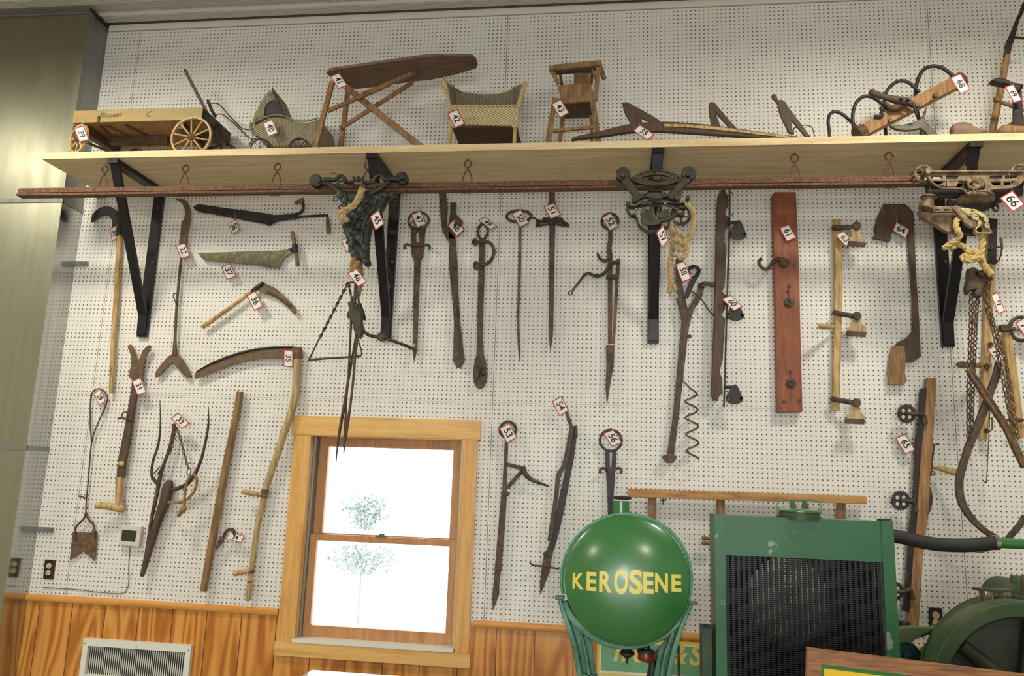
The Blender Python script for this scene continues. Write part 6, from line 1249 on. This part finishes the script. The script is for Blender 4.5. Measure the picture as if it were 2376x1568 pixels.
# ------------------------------------------------------------------ engine
use('g4'); t = thing('stationary_engine', 'old green stationary engine with big flywheel behind the framed sign', 'engine', at(2320, 1500, .7))
def GP(x, y, d): use('g4'); (u, v), = A(x, y); return P(u, v, d)
fc = Vector((4.652, -1.05, 1.275)); rf = .348
def fly(c_, r, th, name):
    return B().lathe(c_, (0, -1, 0), [(-th, r-.075), (-th, r-.004), (-th+.004, r), (-.004, r), (0, r-.004), (0, r-.055), (-.012, r-.075), (-th+.01, r-.085)], 96).put(name, eng_green, t)
b_ = B(); rg = []
for k_ in range(96):
    a_ = 2*PI*k_/96; dd_ = Vector((math.cos(a_), 0, math.sin(a_))); rg.append([fc+dd_*r_+Vector((0, y_, 0)) for r_, y_ in ((rf, .11), (rf, .008), (rf-.005, 0), (rf-.050, .002), (rf-.058, .012), (rf-.064, .11))])
b_.grid(rg, closed=True); b_.put('flywheel_rim', eng_green, t)
b_ = B(); ns = 6
for k_ in range(ns):
    a_ = k_*2*PI/ns+.35; dd_ = Vector((math.cos(a_), 0, math.sin(a_))); b_.tube3([fc+dd_*.05+Vector((0, .05, 0)), fc+dd_*(rf-.07)+Vector((0, .05, 0))], [.034, .026], 12)
b_.lathe(fc+Vector((0, .09, 0)), (0, -1, 0), [(0, .06), (.08, .06), (.085, .05), (.085, .0)], 24); b_.put('flywheel_spokes', eng_dark, t)
B().lathe(fc+Vector((0, .095, 0)), (0, -1, 0), [(0, .05), (0, rf-.062), (.006, rf-.062), (.012, .2), (.03, .12), (.03, .05)], 64).put('flywheel_web', eng_dark, t)
fc2 = Vector((4.734, -.80, 1.27)); b_ = B(); rg = []
for k_ in range(96):
    a_ = 2*PI*k_/96; dd_ = Vector((math.cos(a_), 0, math.sin(a_))); rg.append([fc2+dd_*r_+Vector((0, y_, 0)) for r_, y_ in ((rf, .08), (rf, 0), (rf-.06, 0), (rf-.06, .08))])
b_.grid(rg, closed=True); b_.put('rear_flywheel_rim', eng_green, t)
B().lathe(fc+Vector((.02, .36, 0)), (0, -1, 0), [(0, .0), (0, rf-.09), (.16, rf-.10), (.2, .1), (.2, 0)], 48).put('crankcase', eng_dark, t)
B().box((fc.x-.25, -.92, .0), (fc.x+.5, -.5, fc.z-.12)).put('engine_base', eng_dark, t)
a_ = GP(1545, 270, .55)+Vector((.075, 0, -.045))
B().tube3([(a_.x+.08, -.30, a_.z-.01), (a_.x+.08, -.62, a_.z-.01)], .085, 32).tube3([(a_.x+.20, -.45, a_.z-.03), (a_.x+.20, -.72, a_.z-.03)], .07, 28).lathe((GP(1960, 100, .5).x, -.5, GP(1960, 118, .5).z), (0, 0, 1), [(-.04, .03), (0, .03), (.006, .026), (.008, 0)], 20).put('cylinder_head', eng_green, t)
# belt guard and fittings at the left of the flywheel
B().slab(sm(A(165, 900, 200, 870, 300, 850, 400, 842, 600, 848, 780, 855, 740, 900, 600, 960, 470, 1040, 380, 1100, 200, 1150, 165, 1100), 1), .62, .04, bev=.006).slab(A(545, 1210, 640, 1130, 740, 1040, 800, 960, 880, 990, 760, 1300, 560, 1290), .66, .03).put('belt_guard', mottled('olive_paint', (80, 94, 50), (104, 114, 66), 7, .5), t)
B().strip(A(560, 1000, 620, 960, 700, 905, 800, 870, 900, 860), [20, 30, 50, 70, 60], .60, .05).disc(640, 935, 20, .62, .03, 8).disc(1000, 725, 26, .70, .03, 8).slab(A(870, 800, 980, 740, 1040, 700, 1100, 760, 900, 900), .60, .05).put('dark_casting', eng_dark, t)
p = GP(302, 850, .60); q = GP(312, 1080, .60)
B().tube3([(p.x, p.y, q.z-.05), (p.x, p.y, p.z)], .0205, 20).put('filler_pipe', eng_green, t); B().lathe((p.x, p.y, p.z-.004), (0, 0, 1), [(0, .022), (.002, .026), (.026, .026), (.030, .022), (.033, .0)], 20).put('filler_cap', cast_green, t)
c_ = GP(355, 1270, .67); rr_ = 195*mpp(2100, 1520, .67)/6.322
B().lathe(c_, (0, -1, 0), [(-.09, rr_*.9), (-.09, rr_*.96), (-.004, rr_*.96), (.0, rr_*.9), (-.006, rr_*.8), (-.006, rr_*.35), (.01, rr_*.3), (.012, 0)], 40).put('belt_pulley', teal_dark, t)
# oilers
for i, (x, y, r) in enumerate(((1500, 420, 95), (1770, 400, 100))):
    c_ = GP(x, 290, .82); rr_ = r*mpp(2300, 1380, .82)/6.322
    o = B().lathe((c_.x, c_.y, c_.z-.055), (0, 0, 1), [(0, rr_*.9), (.002, rr_), (.05, rr_), (.052, rr_*.9)], 28).put('glass_jar', clear, t)
    B().tube3([(c_.x, c_.y, c_.z-.06), (c_.x, c_.y, c_.z)], .003, 8).put('needle', chrome, o)
a_, b2 = GP(1355, 290, .84), GP(1905, 300, .84); B().box((a_.x, -.86, a_.z-.006), (b2.x, -.80, a_.z+.003)).put('oiler_lid', eng_dark, t)
for x in (1440, 1620, 1895): c_ = GP(x, 300, .85); B().tube3([(c_.x, -.85, a_.z), (c_.x, -.85, a_.z-.075)], .003, 8).put('oiler_post', eng_dark, t)
c_ = GP(1630, 440, .82); B().box((a_.x, -.86, a_.z-.085), (b2.x, -.78, a_.z-.068)).put('oiler_base', eng_dark, t)
c_ = GP(2058, 120, .62); B().tube3([c_-Vector((0, 0, .2)), c_+Vector((0, 0, .01))], .01, 10).put('valve_stem', rust, t)
# ------------------------------------------------------------------ framed sign in front
FD = 1.62; TL, TRp = P(1870, 1500, FD), P(2480, 1575, FD); ex = (TRp-TL).normalized(); ez = Vector((-ex.z, 0, ex.x)); ez = -ez if ez.z > 0 else ez
t = thing('framed_sign', 'wood framed green and yellow sign at the lower right', 'framed sign', TL)
Wd, Hd, fw = 1.15, .75, .043; n_ = Vector((0, -1, 0))
def fbar(s0, s1, t0, t1, h0, h1, nm_, mat, mit=0):
    b_ = B(); b_.grid([[TL+ex*s+ez*tt+n_*h for s, tt in ((s0, t0), (s1, t0), (s1-mit, t1), (s0+mit, t1))] for h in (h0, h1)], smooth=False); return b_.put(nm_, mat, t)
fbar(0, Wd, 0, fw, 0, .022, 'frame_rail', oak_frame, fw); fbar(fw, Wd-fw, Hd-fw, Hd, 0, .022, 'frame_rail', oak_frame, -fw+.0)
b_ = B(); b_.grid([[TL+ex*s+ez*tt+n_*h for s, tt in ((0, 0), (fw, fw), (fw, Hd-fw), (0, Hd))] for h in (0, .022)], smooth=False); b_.put('frame_stile', oak_frame, t)
b_ = B(); b_.grid([[TL+ex*s+ez*tt+n_*h for s, tt in ((Wd, 0), (Wd-fw, fw), (Wd-fw, Hd-fw), (Wd, Hd))] for h in (0, .022)], smooth=False); b_.put('frame_stile', oak_frame, t)
fbar(fw-.002, Wd-fw+.002, fw-.002, Hd-fw+.002, .002, .008, 'green_border', fr_green); fbar(fw+.012, Wd-fw-.012, fw+.014, Hd-fw-.014, .0081, .0095, 'yellow_panel', fr_yel)
bx = (TL+ex*.2+ez*Hd); B().box((bx.x, -FD+.02, 0), (bx.x+.05, -FD+.05, TL.z-.05)).box((bx.x+.6, -FD+.02, 0), (bx.x+.65, -FD+.05, TL.z-.10)).put('easel_legs', wood_brown, t)
